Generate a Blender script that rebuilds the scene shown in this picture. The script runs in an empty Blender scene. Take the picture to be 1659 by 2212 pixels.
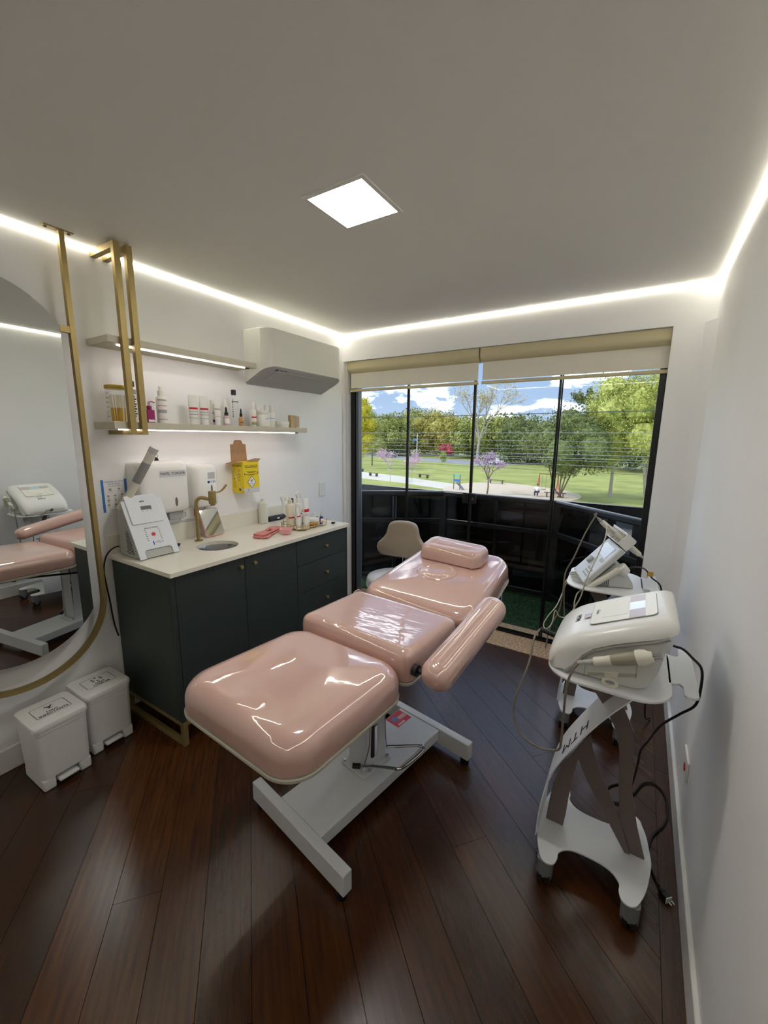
import bpy, bmesh, math, random
from mathutils import Vector, Matrix, Euler, noise as mnoise
random.seed(7)
S = bpy.context.scene
COL = S.collection
R = math.radians
PI = math.pi

# ------------------------------------------------------------------ camera
CAMP = (2.3138, 0.0, 1.5183)
CR = ((0.84749728, -0.52048432, -0.10413661), (0.530701, 0.83465667, 0.14732514), (0.01023789, -0.18012305, 0.9835908))
cam_d = bpy.data.cameras.new('camera')
cam_d.sensor_fit = 'HORIZONTAL'
cam_d.sensor_width = 36.0
cam_d.lens = 884.717 / 1659.0 * 36.0
cam_d.clip_start = 0.02
cam_d.clip_end = 600
cam = bpy.data.objects.new('camera', cam_d)
COL.objects.link(cam)
M3 = Matrix(((CR[0][0], CR[0][2], -CR[0][1]), (CR[1][0], CR[1][2], -CR[1][1]), (CR[2][0], CR[2][2], -CR[2][1])))
cam.matrix_world = Matrix.Translation(CAMP) @ M3.to_4x4()
S.camera = cam

# ------------------------------------------------------------------ look
S.view_settings.view_transform = 'Standard'
S.view_settings.look = 'None'
S.view_settings.gamma = 1.0
S.view_settings.use_curve_mapping = False
S.view_settings.exposure = 0.38
S.cycles.transparent_max_bounces = 24

# ------------------------------------------------------------------ world: pale blue sky with white cumulus
SKY_STRENGTH = 1.1
w = bpy.data.worlds.new('sky')
S.world = w
w.use_nodes = True
nt = w.node_tree
nt.nodes.clear()
def N(t, **k):
    n = nt.nodes.new(t)
    for a, b in k.items():
        setattr(n, a, b)
    return n
tc = N('ShaderNodeTexCoord')
sep = N('ShaderNodeSeparateXYZ')
nt.links.new(tc.outputs['Generated'], sep.inputs[0])
ramp = N('ShaderNodeValToRGB')
ramp.color_ramp.elements[0].position = 0.0
ramp.color_ramp.elements[0].color = (0.42, 0.52, 0.68, 1)
ramp.color_ramp.elements[1].position = 0.5
ramp.color_ramp.elements[1].color = (0.15, 0.28, 0.56, 1)
e = ramp.color_ramp.elements.new(0.10)
e.color = (0.32, 0.44, 0.64, 1)
nt.links.new(sep.outputs['Z'], ramp.inputs[0])
mp = N('ShaderNodeMapping')
mp.inputs['Scale'].default_value = (3.2, 3.2, 8.5)
mp.inputs['Location'].default_value = (0.35, 0.1, 0.2)
nt.links.new(tc.outputs['Generated'], mp.inputs[0])
ns = N('ShaderNodeTexNoise')
ns.inputs['Scale'].default_value = 2.1
ns.inputs['Detail'].default_value = 9
ns.inputs['Roughness'].default_value = 0.56
nt.links.new(mp.outputs[0], ns.inputs['Vector'])
cr = N('ShaderNodeValToRGB')
cr.color_ramp.elements[0].position = 0.505
cr.color_ramp.elements[0].color = (0, 0, 0, 1)
cr.color_ramp.elements[1].position = 0.70
cr.color_ramp.elements[1].color = (1, 1, 1, 1)
nt.links.new(ns.outputs['Fac'], cr.inputs[0])
mx = N('ShaderNodeMixRGB')
mx.inputs['Color2'].default_value = (4.4, 4.5, 4.75, 1)
nt.links.new(cr.outputs[0], mx.inputs['Fac'])
nt.links.new(ramp.outputs[0], mx.inputs['Color1'])
bg = N('ShaderNodeBackground')
bg.inputs['Strength'].default_value = SKY_STRENGTH
nt.links.new(mx.outputs[0], bg.inputs['Color'])
wo = N('ShaderNodeOutputWorld')
nt.links.new(bg.outputs[0], wo.inputs['Surface'])

# ------------------------------------------------------------------ sun, behind the building
sd = bpy.data.lights.new('sun', 'SUN')
sd.energy = 1.6
sd.angle = R(0.6)
sd.color = (1.0, 0.95, 0.86)
sun = bpy.data.objects.new('sun', sd)
COL.objects.link(sun)
sun.rotation_euler = Vector((0.55, 0.42, -0.72)).to_track_quat('-Z', 'Y').to_euler()

# strengths of the room's own lamps
LED_COVE = 31.0
LED_SHELF = 12.0
PANEL = 35.0

# ------------------------------------------------------------------ helpers
def lin(c):
    return tuple(((x / 255) / 12.92 if x / 255 <= 0.04045 else ((x / 255 + 0.055) / 1.055) ** 2.4) for x in c)

MATS = {}
def mat(name, rgb=(200, 200, 200), rough=0.5, metal=0.0, spec=0.5, coat=0.0, coat_rough=0.05, coat_ior=1.5, trans=0.0, ior=1.45,
        emit=None, es=0.0, var=0.0, vscale=20.0, bump=0.0, bscale=60.0, stretch=(1, 1, 1), alpha=1.0, objco=True, detail=4):
    if name in MATS:
        return MATS[name]
    m = bpy.data.materials.new(name)
    m.use_nodes = True
    t = m.node_tree
    b = t.nodes['Principled BSDF']
    c = lin(rgb)
    b.inputs['Base Color'].default_value = (*c, 1)
    b.inputs['Roughness'].default_value = rough
    b.inputs['Metallic'].default_value = metal
    b.inputs['Specular IOR Level'].default_value = spec
    b.inputs['Coat Weight'].default_value = coat
    b.inputs['Coat Roughness'].default_value = coat_rough
    b.inputs['Coat IOR'].default_value = coat_ior
    b.inputs['Transmission Weight'].default_value = trans
    b.inputs['IOR'].default_value = ior
    b.inputs['Alpha'].default_value = alpha
    if emit:
        b.inputs['Emission Color'].default_value = (*lin(emit), 1)
        b.inputs['Emission Strength'].default_value = es
    if var or bump:
        co = t.nodes.new('ShaderNodeTexCoord')
        mpn = t.nodes.new('ShaderNodeMapping')
        mpn.inputs['Scale'].default_value = stretch
        t.links.new(co.outputs['Object'], mpn.inputs[0])
    if var:
        n = t.nodes.new('ShaderNodeTexNoise')
        n.inputs['Scale'].default_value = vscale
        n.inputs['Detail'].default_value = detail
        t.links.new(mpn.outputs[0], n.inputs['Vector'])
        rp = t.nodes.new('ShaderNodeValToRGB')
        rp.color_ramp.elements[0].position = 0.3
        rp.color_ramp.elements[1].position = 0.7
        rp.color_ramp.elements[0].color = (*[max(0, x * (1 - var)) for x in c], 1)
        rp.color_ramp.elements[1].color = (*[min(1, x * (1 + var)) for x in c], 1)
        t.links.new(n.outputs['Fac'], rp.inputs[0])
        t.links.new(rp.outputs[0], b.inputs['Base Color'])
    if bump:
        n2 = t.nodes.new('ShaderNodeTexNoise')
        n2.inputs['Scale'].default_value = bscale
        n2.inputs['Detail'].default_value = 3
        t.links.new(mpn.outputs[0], n2.inputs['Vector'])
        bp = t.nodes.new('ShaderNodeBump')
        bp.inputs['Strength'].default_value = bump
        bp.inputs['Distance'].default_value = 0.01
        t.links.new(n2.outputs['Fac'], bp.inputs['Height'])
        t.links.new(bp.outputs[0], b.inputs['Normal'])
        if coat:
            t.links.new(bp.outputs[0], b.inputs['Coat Normal'])
    MATS[name] = m
    return m

def emis(name, rgb, s):
    m = bpy.data.materials.new(name)
    m.use_nodes = True
    t = m.node_tree
    t.nodes.clear()
    e = t.nodes.new('ShaderNodeEmission')
    e.inputs[0].default_value = (*lin(rgb), 1)
    e.inputs[1].default_value = s
    o = t.nodes.new('ShaderNodeOutputMaterial')
    t.links.new(e.outputs[0], o.inputs[0])
    MATS[name] = m
    return m

def thin_glass(name, tint=(255, 255, 255), rough=0.0, refl=(255, 255, 255), ior=1.5):
    m = bpy.data.materials.new(name)
    m.use_nodes = True
    t = m.node_tree
    t.nodes.clear()
    tr = t.nodes.new('ShaderNodeBsdfTransparent')
    tr.inputs[0].default_value = (*lin(tint), 1)
    gl = t.nodes.new('ShaderNodeBsdfGlossy')
    gl.inputs['Color'].default_value = (*lin(refl), 1)
    gl.inputs['Roughness'].default_value = rough
    fr = t.nodes.new('ShaderNodeFresnel')
    fr.inputs[0].default_value = ior
    mxs = t.nodes.new('ShaderNodeMixShader')
    o = t.nodes.new('ShaderNodeOutputMaterial')
    geo = t.nodes.new('ShaderNodeNewGeometry')
    inv = t.nodes.new('ShaderNodeMath')
    inv.operation = 'SUBTRACT'
    inv.inputs[0].default_value = 1.0
    t.links.new(geo.outputs['Backfacing'], inv.inputs[1])
    mul = t.nodes.new('ShaderNodeMath')
    mul.operation = 'MULTIPLY'
    t.links.new(fr.outputs[0], mul.inputs[0])
    t.links.new(inv.outputs[0], mul.inputs[1])
    t.links.new(mul.outputs[0], mxs.inputs[0])
    t.links.new(tr.outputs[0], mxs.inputs[1])
    t.links.new(gl.outputs[0], mxs.inputs[2])
    t.links.new(mxs.outputs[0], o.inputs[0])
    MATS[name] = m
    return m

def smooth_pts(pts, k=6, closed=False):
    P = [Vector(p) for p in pts]
    n = len(P)
    out = []
    rng = n if closed else n - 1
    for i in range(rng):
        if closed:
            a, b, c, d = P[(i - 1) % n], P[i], P[(i + 1) % n], P[(i + 2) % n]
        else:
            b, c = P[i], P[i + 1]
            a = P[i - 1] if i > 0 else b * 2 - c
            d = P[i + 2] if i + 2 < n else c * 2 - b
        for j in range(k):
            t = j / k
            out.append(0.5 * ((2 * b) + (c - a) * t + (2 * a - 5 * b + 4 * c - d) * t * t + (3 * b - a - 3 * c + d) * t ** 3))
    if not closed:
        out.append(P[-1])
    return out

def rrect(a, b, r, n=8, cx=0, cy=0):
    """rounded rectangle outline with half sizes a, b"""
    r = min(r, a - 1e-5, b - 1e-5)
    out = []
    for sx, sy, a0 in ((1, 1, 0), (-1, 1, 90), (-1, -1, 180), (1, -1, 270)):
        for i in range(n + 1):
            t = R(a0 + 90 * i / n)
            out.append((cx + sx * (a - r) + r * math.cos(t), cy + sy * (b - r) + r * math.sin(t)))
    return out

class MB:
    def __init__(s):
        s.v = []
        s.f = []
    def add(s, vs, fs, M=None):
        o = len(s.v)
        s.v += [tuple((M @ Vector(p)) if M else p) for p in vs]
        s.f += [tuple(i + o for i in f) for f in fs]
        return s
    def box(s, x0, x1, y0, y1, z0, z1, M=None):
        vs = [(x, y, z) for z in (z0, z1) for y in (y0, y1) for x in (x0, x1)]
        return s.add(vs, [(0, 2, 3, 1), (4, 5, 7, 6), (0, 1, 5, 4), (2, 6, 7, 3), (0, 4, 6, 2), (1, 3, 7, 5)], M)
    def cyl(s, p0, p1, r0, r1=None, n=16, M=None):
        p0, p1 = Vector(p0), Vector(p1)
        r1 = r0 if r1 is None else r1
        d = (p1 - p0).normalized()
        u = d.orthogonal().normalized()
        v = d.cross(u)
        vs = []
        for p, r in ((p0, r0), (p1, r1)):
            for i in range(n):
                a = 2 * PI * i / n
                vs.append(p + (u * math.cos(a) + v * math.sin(a)) * r)
        fs = [(i, (i + 1) % n, n + (i + 1) % n, n + i) for i in range(n)]
        fs += [tuple(range(n))[::-1], tuple(range(n, 2 * n))]
        return s.add(vs, fs, M)
    def tube(s, pts, r, n=8, closed=False, M=None):
        P = [Vector(p) for p in pts]
        m = len(P)
        vs = []
        prev = None
        for i, p in enumerate(P):
            if closed:
                d = (P[(i + 1) % m] - P[i - 1]).normalized()
            else:
                d = (P[min(i + 1, m - 1)] - P[max(i - 1, 0)]).normalized()
            if prev is None:
                u = d.orthogonal().normalized()
            else:
                u = (prev - d * prev.dot(d))
                u = u.normalized() if u.length > 1e-6 else d.orthogonal().normalized()
            prev = u
            v = d.cross(u)
            rr = r[i] if isinstance(r, (list, tuple)) else r
            for k in range(n):
                a = 2 * PI * k / n
                vs.append(p + (u * math.cos(a) + v * math.sin(a)) * rr)
        fs = []
        for i in range(m if closed else m - 1):
            j = (i + 1) % m
            for k in range(n):
                fs.append((i * n + k, i * n + (k + 1) % n, j * n + (k + 1) % n, j * n + k))
        if not closed:
            fs += [tuple(range(n))[::-1], tuple(range((m - 1) * n, m * n))]
        return s.add(vs, fs, M)
    def lathe(s, prof, c=(0, 0, 0), n=24, M=None, sx=1.0, sy=1.0):
        vs = []
        for r, z in prof:
            for i in range(n):
                a = 2 * PI * i / n
                vs.append((c[0] + r * sx * math.cos(a), c[1] + r * sy * math.sin(a), c[2] + z))
        fs = []
        for j in range(len(prof) - 1):
            for i in range(n):
                fs.append((j * n + i, j * n + (i + 1) % n, (j + 1) * n + (i + 1) % n, (j + 1) * n + i))
        if prof[0][0] > 1e-6:
            fs.append(tuple(range(n))[::-1])
        if prof[-1][0] > 1e-6:
            fs.append(tuple(range((len(prof) - 1) * n, len(prof) * n)))
        return s.add(vs, fs, M)
    def prism(s, pts, lo, hi, plane='xy', M=None):
        n = len(pts)
        def mk(p, h):
            return {'xy': (p[0], p[1], h), 'xz': (p[0], h, p[1]), 'yz': (h, p[0], p[1])}[plane]
        vs = [mk(p, lo) for p in pts] + [mk(p, hi) for p in pts]
        fs = [tuple(range(n))[::-1], tuple(range(n, 2 * n))]
        fs += [(i, (i + 1) % n, n + (i + 1) % n, n + i) for i in range(n)]
        return s.add(vs, fs, M)
    def rings(s, rings, cap0=True, cap1=True, M=None):
        n = len(rings[0])
        vs = [p for r in rings for p in r]
        fs = []
        for j in range(len(rings) - 1):
            for i in range(n):
                fs.append((j * n + i, j * n + (i + 1) % n, (j + 1) * n + (i + 1) % n, (j + 1) * n + i))
        if cap0:
            fs.append(tuple(range(n))[::-1])
        if cap1:
            fs.append(tuple(range((len(rings) - 1) * n, len(rings) * n)))
        return s.add(vs, fs, M)
    def sheet(s, curve, thick, lo, hi, M=None):
        """curve in xz swept along y, with thickness"""
        P = [Vector((p[0], p[1])) for p in curve]
        n = len(P)
        nrm = []
        for i in range(n):
            d = (P[min(i + 1, n - 1)] - P[max(i - 1, 0)]).normalized()
            nrm.append(Vector((-d.y, d.x)))
        a = [P[i] + nrm[i] * thick * 0.5 for i in range(n)]
        b = [P[i] - nrm[i] * thick * 0.5 for i in range(n)]
        pts = a + b[::-1]
        vs = [(p.x, lo, p.y) for p in pts] + [(p.x, hi, p.y) for p in pts]
        m = 2 * n
        fs = []
        for i in range(n - 1):
            fs.append((i, i + 1, m - 2 - i, m - 1 - i))
            fs.append((m + m - 1 - i, m + m - 2 - i, m + i + 1, m + i))
        fs += [((i + 1) % m, i, m + i, m + (i + 1) % m) for i in range(m)]
        return s.add(vs, fs, M)

def obj(name, mb, material, parent=None, smooth=True, bevel=0.0, seg=2, angle=35, loc=None, sub=0, normals=True):
    me = bpy.data.meshes.new(name)
    me.from_pydata([tuple(v) for v in mb.v], [], mb.f)
    if normals:
        bm = bmesh.new()
        bm.from_mesh(me)
        bmesh.ops.recalc_face_normals(bm, faces=bm.faces)
        bm.to_mesh(me)
        bm.free()
    if smooth:
        me.shade_smooth()
        me.set_sharp_from_angle(angle=R(angle))
    if isinstance(material, str):
        material = MATS[material]
    me.materials.append(material)
    o = bpy.data.objects.new(name, me)
    COL.objects.link(o)
    if parent:
        o.parent = parent
    if loc:
        o.location = loc
    if bevel:
        b = o.modifiers.new('bevel', 'BEVEL')
        b.width = bevel
        b.segments = seg
        b.limit_method = 'ANGLE'
        b.angle_limit = R(40)
    if sub:
        ss = o.modifiers.new('sub', 'SUBSURF')
        ss.levels = sub
        ss.render_levels = sub
    return o

def tag(o, label=None, cat=None, group=None, kind=None):
    if label:
        o['label'] = label
    if cat:
        o['category'] = cat
    if group:
        o['group'] = group
    if kind:
        o['kind'] = kind
    return o

def thing(name, label, cat, loc=(0, 0, 0), rotz=0.0, group=None):
    o = bpy.data.objects.new(name, None)
    o.empty_display_size = 0.05
    COL.objects.link(o)
    o.location = loc
    o.rotation_euler = (0, 0, rotz)
    return tag(o, label, cat, group)

def struct(name, mb, material, **k):
    o = obj(name, mb, material, **k)
    if 'parent' not in k or k['parent'] is None:
        o['kind'] = 'structure'
    return o

def dup(root, loc, rotz=None, label=None, group=None):
    r = root.copy()
    COL.objects.link(r)
    r.location = loc
    if rotz is not None:
        r.rotation_euler = (0, 0, rotz)
    if label:
        r['label'] = label
    if group:
        r['group'] = group
    for ch in list(root.children):
        c = ch.copy()
        COL.objects.link(c)
        c.parent = r
        for g in ch.children:
            d = g.copy()
            COL.objects.link(d)
            d.parent = c
    return r

def basis(o, x, n):
    """matrix at o with local x axis along x, local z along n (text lies in xy)"""
    x = Vector(x).normalized()
    n = Vector(n).normalized()
    y = n.cross(x).normalized()
    x = y.cross(n)
    M = Matrix((x, y, n)).transposed().to_4x4()
    return Matrix.Translation(Vector(o)) @ M

def text(name, body, size, material, parent, M, align='CENTER', ext=0.0004, spacing=1.0, bold=0.0, width=1.0):
    cu = bpy.data.curves.new('t', 'FONT')
    cu.body = body
    cu.size = size
    cu.align_x = align
    cu.align_y = 'CENTER'
    cu.extrude = ext
    cu.space_character = spacing
    cu.offset = bold
    cu.resolution_u = 2
    to = bpy.data.objects.new('t', cu)
    COL.objects.link(to)
    dg = bpy.context.evaluated_depsgraph_get()
    me = bpy.data.meshes.new_from_object(to.evaluated_get(dg))
    bpy.data.objects.remove(to)
    bpy.data.curves.remove(cu)
    me.transform(M @ Matrix.Diagonal((width, 1, 1, 1)))
    me.materials.clear()
    me.materials.append(MATS[material] if isinstance(material, str) else material)
    o = bpy.data.objects.new(name, me)
    COL.objects.link(o)
    if parent:
        o.parent = parent
    return o

def cushion_rings(a, b, r, T, e, dome=0.01, z0=0.0, under=0.3, warp=None, steps=7, nin=9, n=10):
    """rings of an upholstered pad: half sizes a (x), b (y), corner radius r, thickness T, edge rounding e"""
    L = []
    def ring(d, z):
        aa, bb = max(a - d, 0.001), max(b - d, 0.001)
        return [(p[0], p[1], z) for p in rrect(aa, bb, max(r - d * 0.6, 0.0008), n)]
    eb = e * under
    for i in range(4):
        t = i / 4
        L.append(ring(eb * (1 - math.sin(t * PI / 2)), z0 + eb * (1 - math.cos(t * PI / 2))))
    h = T - e
    if h > eb:
        L.append(ring(0, z0 + eb))
        L.append(ring(0, z0 + h))
    for i in range(1, steps + 1):
        t = i / steps * PI / 2
        L.append(ring(e * (1 - math.cos(t)), z0 + h + e * math.sin(t)))
    m = min(a, b)
    for i in range(1, nin + 1):
        t = i / nin
        d = e + (m - e - 0.004) * t
        L.append(ring(d, z0 + T + dome * (1 - (1 - t) ** 2)))
    if warp:
        L = [[warp(*p) for p in q] for q in L]
    return L
# ------------------------------------------------------------------ dimensions of the room
XR, YW, H, YB = 2.584, 3.0, 2.381, -1.35

mat('wall', (240, 240, 240), rough=0.75, var=0.015, vscale=3, bump=0.03, bscale=180)
mat('ceiling', (236, 235, 232), rough=0.85, bump=0.02, bscale=150)
mat('white_trim', (232, 230, 226), rough=0.45)
mat('granite', (176, 148, 118), rough=0.25, var=0.5, vscale=75, detail=8)
mat('black_alu', (16, 15, 15), rough=0.3, spec=0.5)
mat('black_rail', (13, 13, 14), rough=0.28)
mat('grey_alu', (96, 98, 104), rough=0.4, metal=0.3)
mat('chrome', (205, 205, 210), rough=0.12, metal=1.0)
mat('brass', (158, 138, 88), rough=0.45, metal=0.6, var=0.05, vscale=40)
mat('brass_bright', (205, 165, 85), rough=0.25, metal=0.9)
mat('dark_plastic', (18, 18, 20), rough=0.45)
mat('white_plastic', (232, 231, 227), rough=0.35)
mat('cream_plastic', (226, 222, 208), rough=0.38)
mat('grey_plastic', (176, 178, 176), rough=0.4)
mat('red_plastic', (190, 22, 30), rough=0.4)
mat('blind_fabric', (224, 219, 204), rough=0.9, var=0.06, vscale=90, stretch=(1, 1, 14))
mat('blind_box', (196, 186, 150), rough=0.5)
mat('turf', (32, 64, 30), rough=0.95, var=0.45, vscale=160, bump=0.6, bscale=300)
mat('concrete_dark', (70, 70, 72), rough=0.8, var=0.1, vscale=8)
mat('marble', (232, 228, 214), rough=0.22, var=0.03, vscale=5, detail=8)
mat('mirror', (236, 240, 238), rough=0.0, metal=1.0)
mat('ink', (34, 34, 44), rough=0.6)
mat('paper', (238, 238, 236), rough=0.7)
thin_glass('glass', (251, 253, 253), ior=1.35)
thin_glass('glass_overlap', (205, 205, 190))
thin_glass('smoked', (46, 46, 50), rough=0.0)
emis('led_cove', (255, 249, 230), LED_COVE)
emis('led_shelf', (255, 240, 235), LED_SHELF)
emis('panel_light', (255, 252, 248), PANEL)

# plank wood: colour per plank from the object's own random value, grain along local x
def plank_material():
    m = bpy.data.materials.new('plank_wood')
    m.use_nodes = True
    t = m.node_tree
    b = t.nodes['Principled BSDF']
    co = t.nodes.new('ShaderNodeTexCoord')
    oi = t.nodes.new('ShaderNodeObjectInfo')
    ad = t.nodes.new('ShaderNodeVectorMath')
    ad.operation = 'ADD'
    cx = t.nodes.new('ShaderNodeCombineXYZ')
    mu = t.nodes.new('ShaderNodeMath')
    mu.operation = 'MULTIPLY'
    mu.inputs[1].default_value = 37.0
    t.links.new(oi.outputs['Random'], mu.inputs[0])
    t.links.new(mu.outputs[0], cx.inputs[0])
    t.links.new(mu.outputs[0], cx.inputs[1])
    t.links.new(co.outputs['Object'], ad.inputs[0])
    t.links.new(cx.outputs[0], ad.inputs[1])
    mp1 = t.nodes.new('ShaderNodeMapping')
    mp1.inputs['Scale'].default_value = (1.6, 22, 1)
    t.links.new(ad.outputs[0], mp1.inputs[0])
    n1 = t.nodes.new('ShaderNodeTexNoise')
    n1.inputs['Scale'].default_value = 3.0
    n1.inputs['Detail'].default_value = 7
    n1.inputs['Roughness'].default_value = 0.6
    t.links.new(mp1.outputs[0], n1.inputs['Vector'])
    r1 = t.nodes.new('ShaderNodeValToRGB')
    r1.color_ramp.elements[0].position = 0.25
    r1.color_ramp.elements[0].color = (*lin((46, 25, 10)), 1)
    r1.color_ramp.elements[1].position = 0.75
    r1.color_ramp.elements[1].color = (*lin((82, 45, 18)), 1)
    t.links.new(n1.outputs['Fac'], r1.inputs[0])
    at = t.nodes.new('ShaderNodeAttribute')
    at.attribute_type = 'OBJECT'
    at.attribute_name = 'tone'
    mxc = t.nodes.new('ShaderNodeMixRGB')
    mxc.blend_type = 'MULTIPLY'
    mxc.inputs['Fac'].default_value = 1.0
    t.links.new(r1.outputs[0], mxc.inputs['Color1'])
    t.links.new(at.outputs['Color'], mxc.inputs['Color2'])
    t.links.new(mxc.outputs[0], b.inputs['Base Color'])
    b.inputs['Roughness'].default_value = 0.27
    b.inputs['IOR'].default_value = 1.55
    bp = t.nodes.new('ShaderNodeBump')
    bp.inputs['Strength'].default_value = 0.018
    bp.inputs['Distance'].default_value = 0.002
    t.links.new(n1.outputs['Fac'], bp.inputs['Height'])
    t.links.new(bp.outputs[0], b.inputs['Normal'])
    MATS['plank_wood'] = m
plank_material()
mat('subfloor', (30, 18, 12), rough=0.9)

# ------------------------------------------------------------------ floor with diagonal planks
fl = MB().box(-0.12, XR + 0.12, YB - 0.1, 3.26, -0.16, -0.012)
floor = struct('floor', fl, 'subfloor', smooth=False)
def clip_poly(poly, nx, ny, c):
    """keep nx*x+ny*y<=c"""
    out = []
    for i in range(len(poly)):
        p, q = poly[i], poly[(i + 1) % len(poly)]
        dp, dq = nx * p[0] + ny * p[1] - c, nx * q[0] + ny * q[1] - c
        if dp <= 0:
            out.append(p)
        if dp * dq < 0:
            k = dp / (dp - dq)
            out.append((p[0] + (q[0] - p[0]) * k, p[1] + (q[1] - p[1]) * k))
    return out
TH = R(140)
DX, DY = math.cos(TH), math.sin(TH)
NX, NY = math.sin(TH), -math.cos(TH)
XB = XR - 0.068         # border board along the right wall
rows = random.Random(3)
tones = {2: 0.62, 3: 0.60, 4: 1.25, 5: 1.15, 6: 1.05, 7: 0.72, 8: 0.95, 9: 0.85, 10: 0.90, 11: 0.80, 12: 0.62, 13: 1.0, 14: 0.78}
def add_plank(poly, ang, tone):
    cx = sum(p[0] for p in poly) / len(poly)
    cy = sum(p[1] for p in poly) / len(poly)
    ca, sa = math.cos(-ang), math.sin(-ang)
    pts = [((p[0] - cx) * ca - (p[1] - cy) * sa, (p[0] - cx) * sa + (p[1] - cy) * ca) for p in poly]
    o = obj('plank', MB().prism(pts, -0.012, 0.0), 'plank_wood', parent=floor, smooth=False)
    o.location = (cx, cy, 0)
    o.rotation_euler = (0, 0, ang)
    o['tone'] = tone
for k in range(-8, 34):
    n0 = 0.559 + (k - 2) * 0.1442
    n1 = n0 + 0.1442 - 0.0017
    s = -4.6 + rows.random() * 2.2
    base = tones.get(k, 0.62 + rows.random() * 0.5)
    while s < 4.5:
        L = 2.4 + rows.random() * 1.8
        s1 = s + L - 0.0013
        quad = [(NX * a + DX * b, NY * a + DY * b) for a, b in ((n0, s), (n1, s), (n1, s1), (n0, s1))]
        s += L
        for c in ((-1, 0, 0.0), (1, 0, XB - 0.0015), (0, -1, -YB), (0, 1, 2.842)):
            if quad:
                quad = clip_poly(quad, *c)
        if len(quad) > 2:
            area = abs(sum(quad[i][0] * quad[(i + 1) % len(quad)][1] - quad[(i + 1) % len(quad)][0] * quad[i][1] for i in range(len(quad)))) / 2
            if area > 0.0015:
                tn = base * (0.9 + 0.2 * rows.random())
                add_plank(quad, TH, (tn, tn * (0.96 + 0.06 * rows.random()), tn * (0.92 + 0.1 * rows.random())))
for a, b in ((YB, 0.4), (0.4, 2.1), (2.1, 2.842)):
    add_plank([(XB, a), (XR, a), (XR, b - 0.0016), (XB, b - 0.0016)], R(90), (0.85, 0.85, 0.85))

# ------------------------------------------------------------------ walls and ceiling
struct('wall_left', MB().box(-0.14, 0.0, YB - 0.14, 3.25, -0.16, H), 'wall', smooth=False)
struct('wall_back', MB().box(0.0, XR, YB - 0.14, YB, -0.16, H), 'wall', smooth=False)
struct('ceiling', MB().box(-0.14, XR + 0.14, YB - 0.14, 3.25, H, H + 0.18), 'ceiling', smooth=False)
struct('wall_right', MB().box(XR, XR + 0.14, YB - 0.14, 3.25, -0.16, H), 'wall', smooth=False)
ww = MB().box(0.0, XR, YW, 3.25, 2.162, H)
ww.prism([(2.388, 3.0), (2.532, 3.0), (XR, 2.905), (XR, 3.25), (2.388, 3.25)], -0.012, 2.162)
struct('wall_window', ww, 'wall', smooth=False)
struct('trim_1', MB().box(0.0, 0.018, 2.985, 3.02, 0.0, 2.162).box(0.0, 0.03, 3.02, 3.25, 0.0, 2.162), 'white_trim', bevel=0.002)
struct('trim_2', MB().box(0.031, 2.387, 2.845, 3.25, -0.03, 0.002), 'granite', smooth=False)
struct('baseboard_left', MB().box(0.0, 0.015, YB, 0.985, 0.0, 0.112).box(0, 0.015, 2.34, 2.985, 0, 0.112), 'white_trim', bevel=0.004)
struct('baseboard_right', MB().box(XR - 0.015, XR, YB, 2.9, 0.0, 0.105), 'white_trim', bevel=0.004)
struct('baseboard_back', MB().box(0.016, XR - 0.016, YB, YB + 0.015, 0.0, 0.105), 'white_trim', bevel=0.004)

# ------------------------------------------------------------------ sliding glass door
WIN = struct('window_1', MB().box(0.031, 0.075, 3.075, 3.15, 0.002, 2.161).box(2.352, 2.387, 3.075, 3.15, 0.002, 2.161)
             .box(0.075, 2.352, 3.075, 3.15, 2.10, 2.161), 'black_alu', bevel=0.002)
tr = MB()
for y in (3.085, 3.105, 3.125):
    tr.box(0.075, 2.352, y, y + 0.006, 0.002, 0.02)
struct('bottom_track', tr, 'black_alu', parent=WIN, smooth=False)
obj('side_channel', MB().box(0.078, 0.106, 3.088, 3.14, 0.021, 2.099), 'grey_alu', WIN, bevel=0.002)
for i, (a, b, y) in enumerate([(0.108, 0.645, 3.13), (0.606, 1.182, 3.10), (1.187, 1.795, 3.10), (1.775, 2.351, 3.13)]):
    p = obj('pane', MB().box(a, b, y, y + 0.008, 0.022, 2.098), 'glass', WIN, smooth=False)
    st = MB()
    if i == 0:
        st.box(0.594, 0.606, y - 0.012, y - 0.002, 0.022, 2.098)
    if i == 1:
        st.box(a - 0.006, a + 0.014, y - 0.004, y + 0.012, 0.022, 2.098).box(b - 0.006, b + 0.001, y - 0.004, y + 0.012, 0.022, 2.098)
    if i == 2:
        st.box(a - 0.004, a + 0.010, y - 0.004, y + 0.012, 0.022, 2.098).box(b - 0.012, b + 0.002, y - 0.004, y + 0.012, 0.022, 2.098)
    if i == 3:
        st.box(1.797, 1.806, y - 0.012, y - 0.002, 0.022, 2.098)
    obj('stile', st, 'black_alu', p, smooth=False)
lk = MB().box(1.128, 1.180, 3.078, 3.099, 1.005, 1.085).box(1.184, 1.240, 3.078, 3.099, 1.005, 1.085)
lock = obj('lock', lk, 'black_alu', WIN, bevel=0.006)
obj('lock_cap', MB().box(1.130, 1.238, 3.083, 3.097, 1.086, 1.09), 'chrome', lock, bevel=0.001)
obj('keyhole', MB().cyl((1.215, 3.072, 1.045), (1.215, 3.079, 1.045), 0.008, n=12), 'grey_alu', lock)

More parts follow.
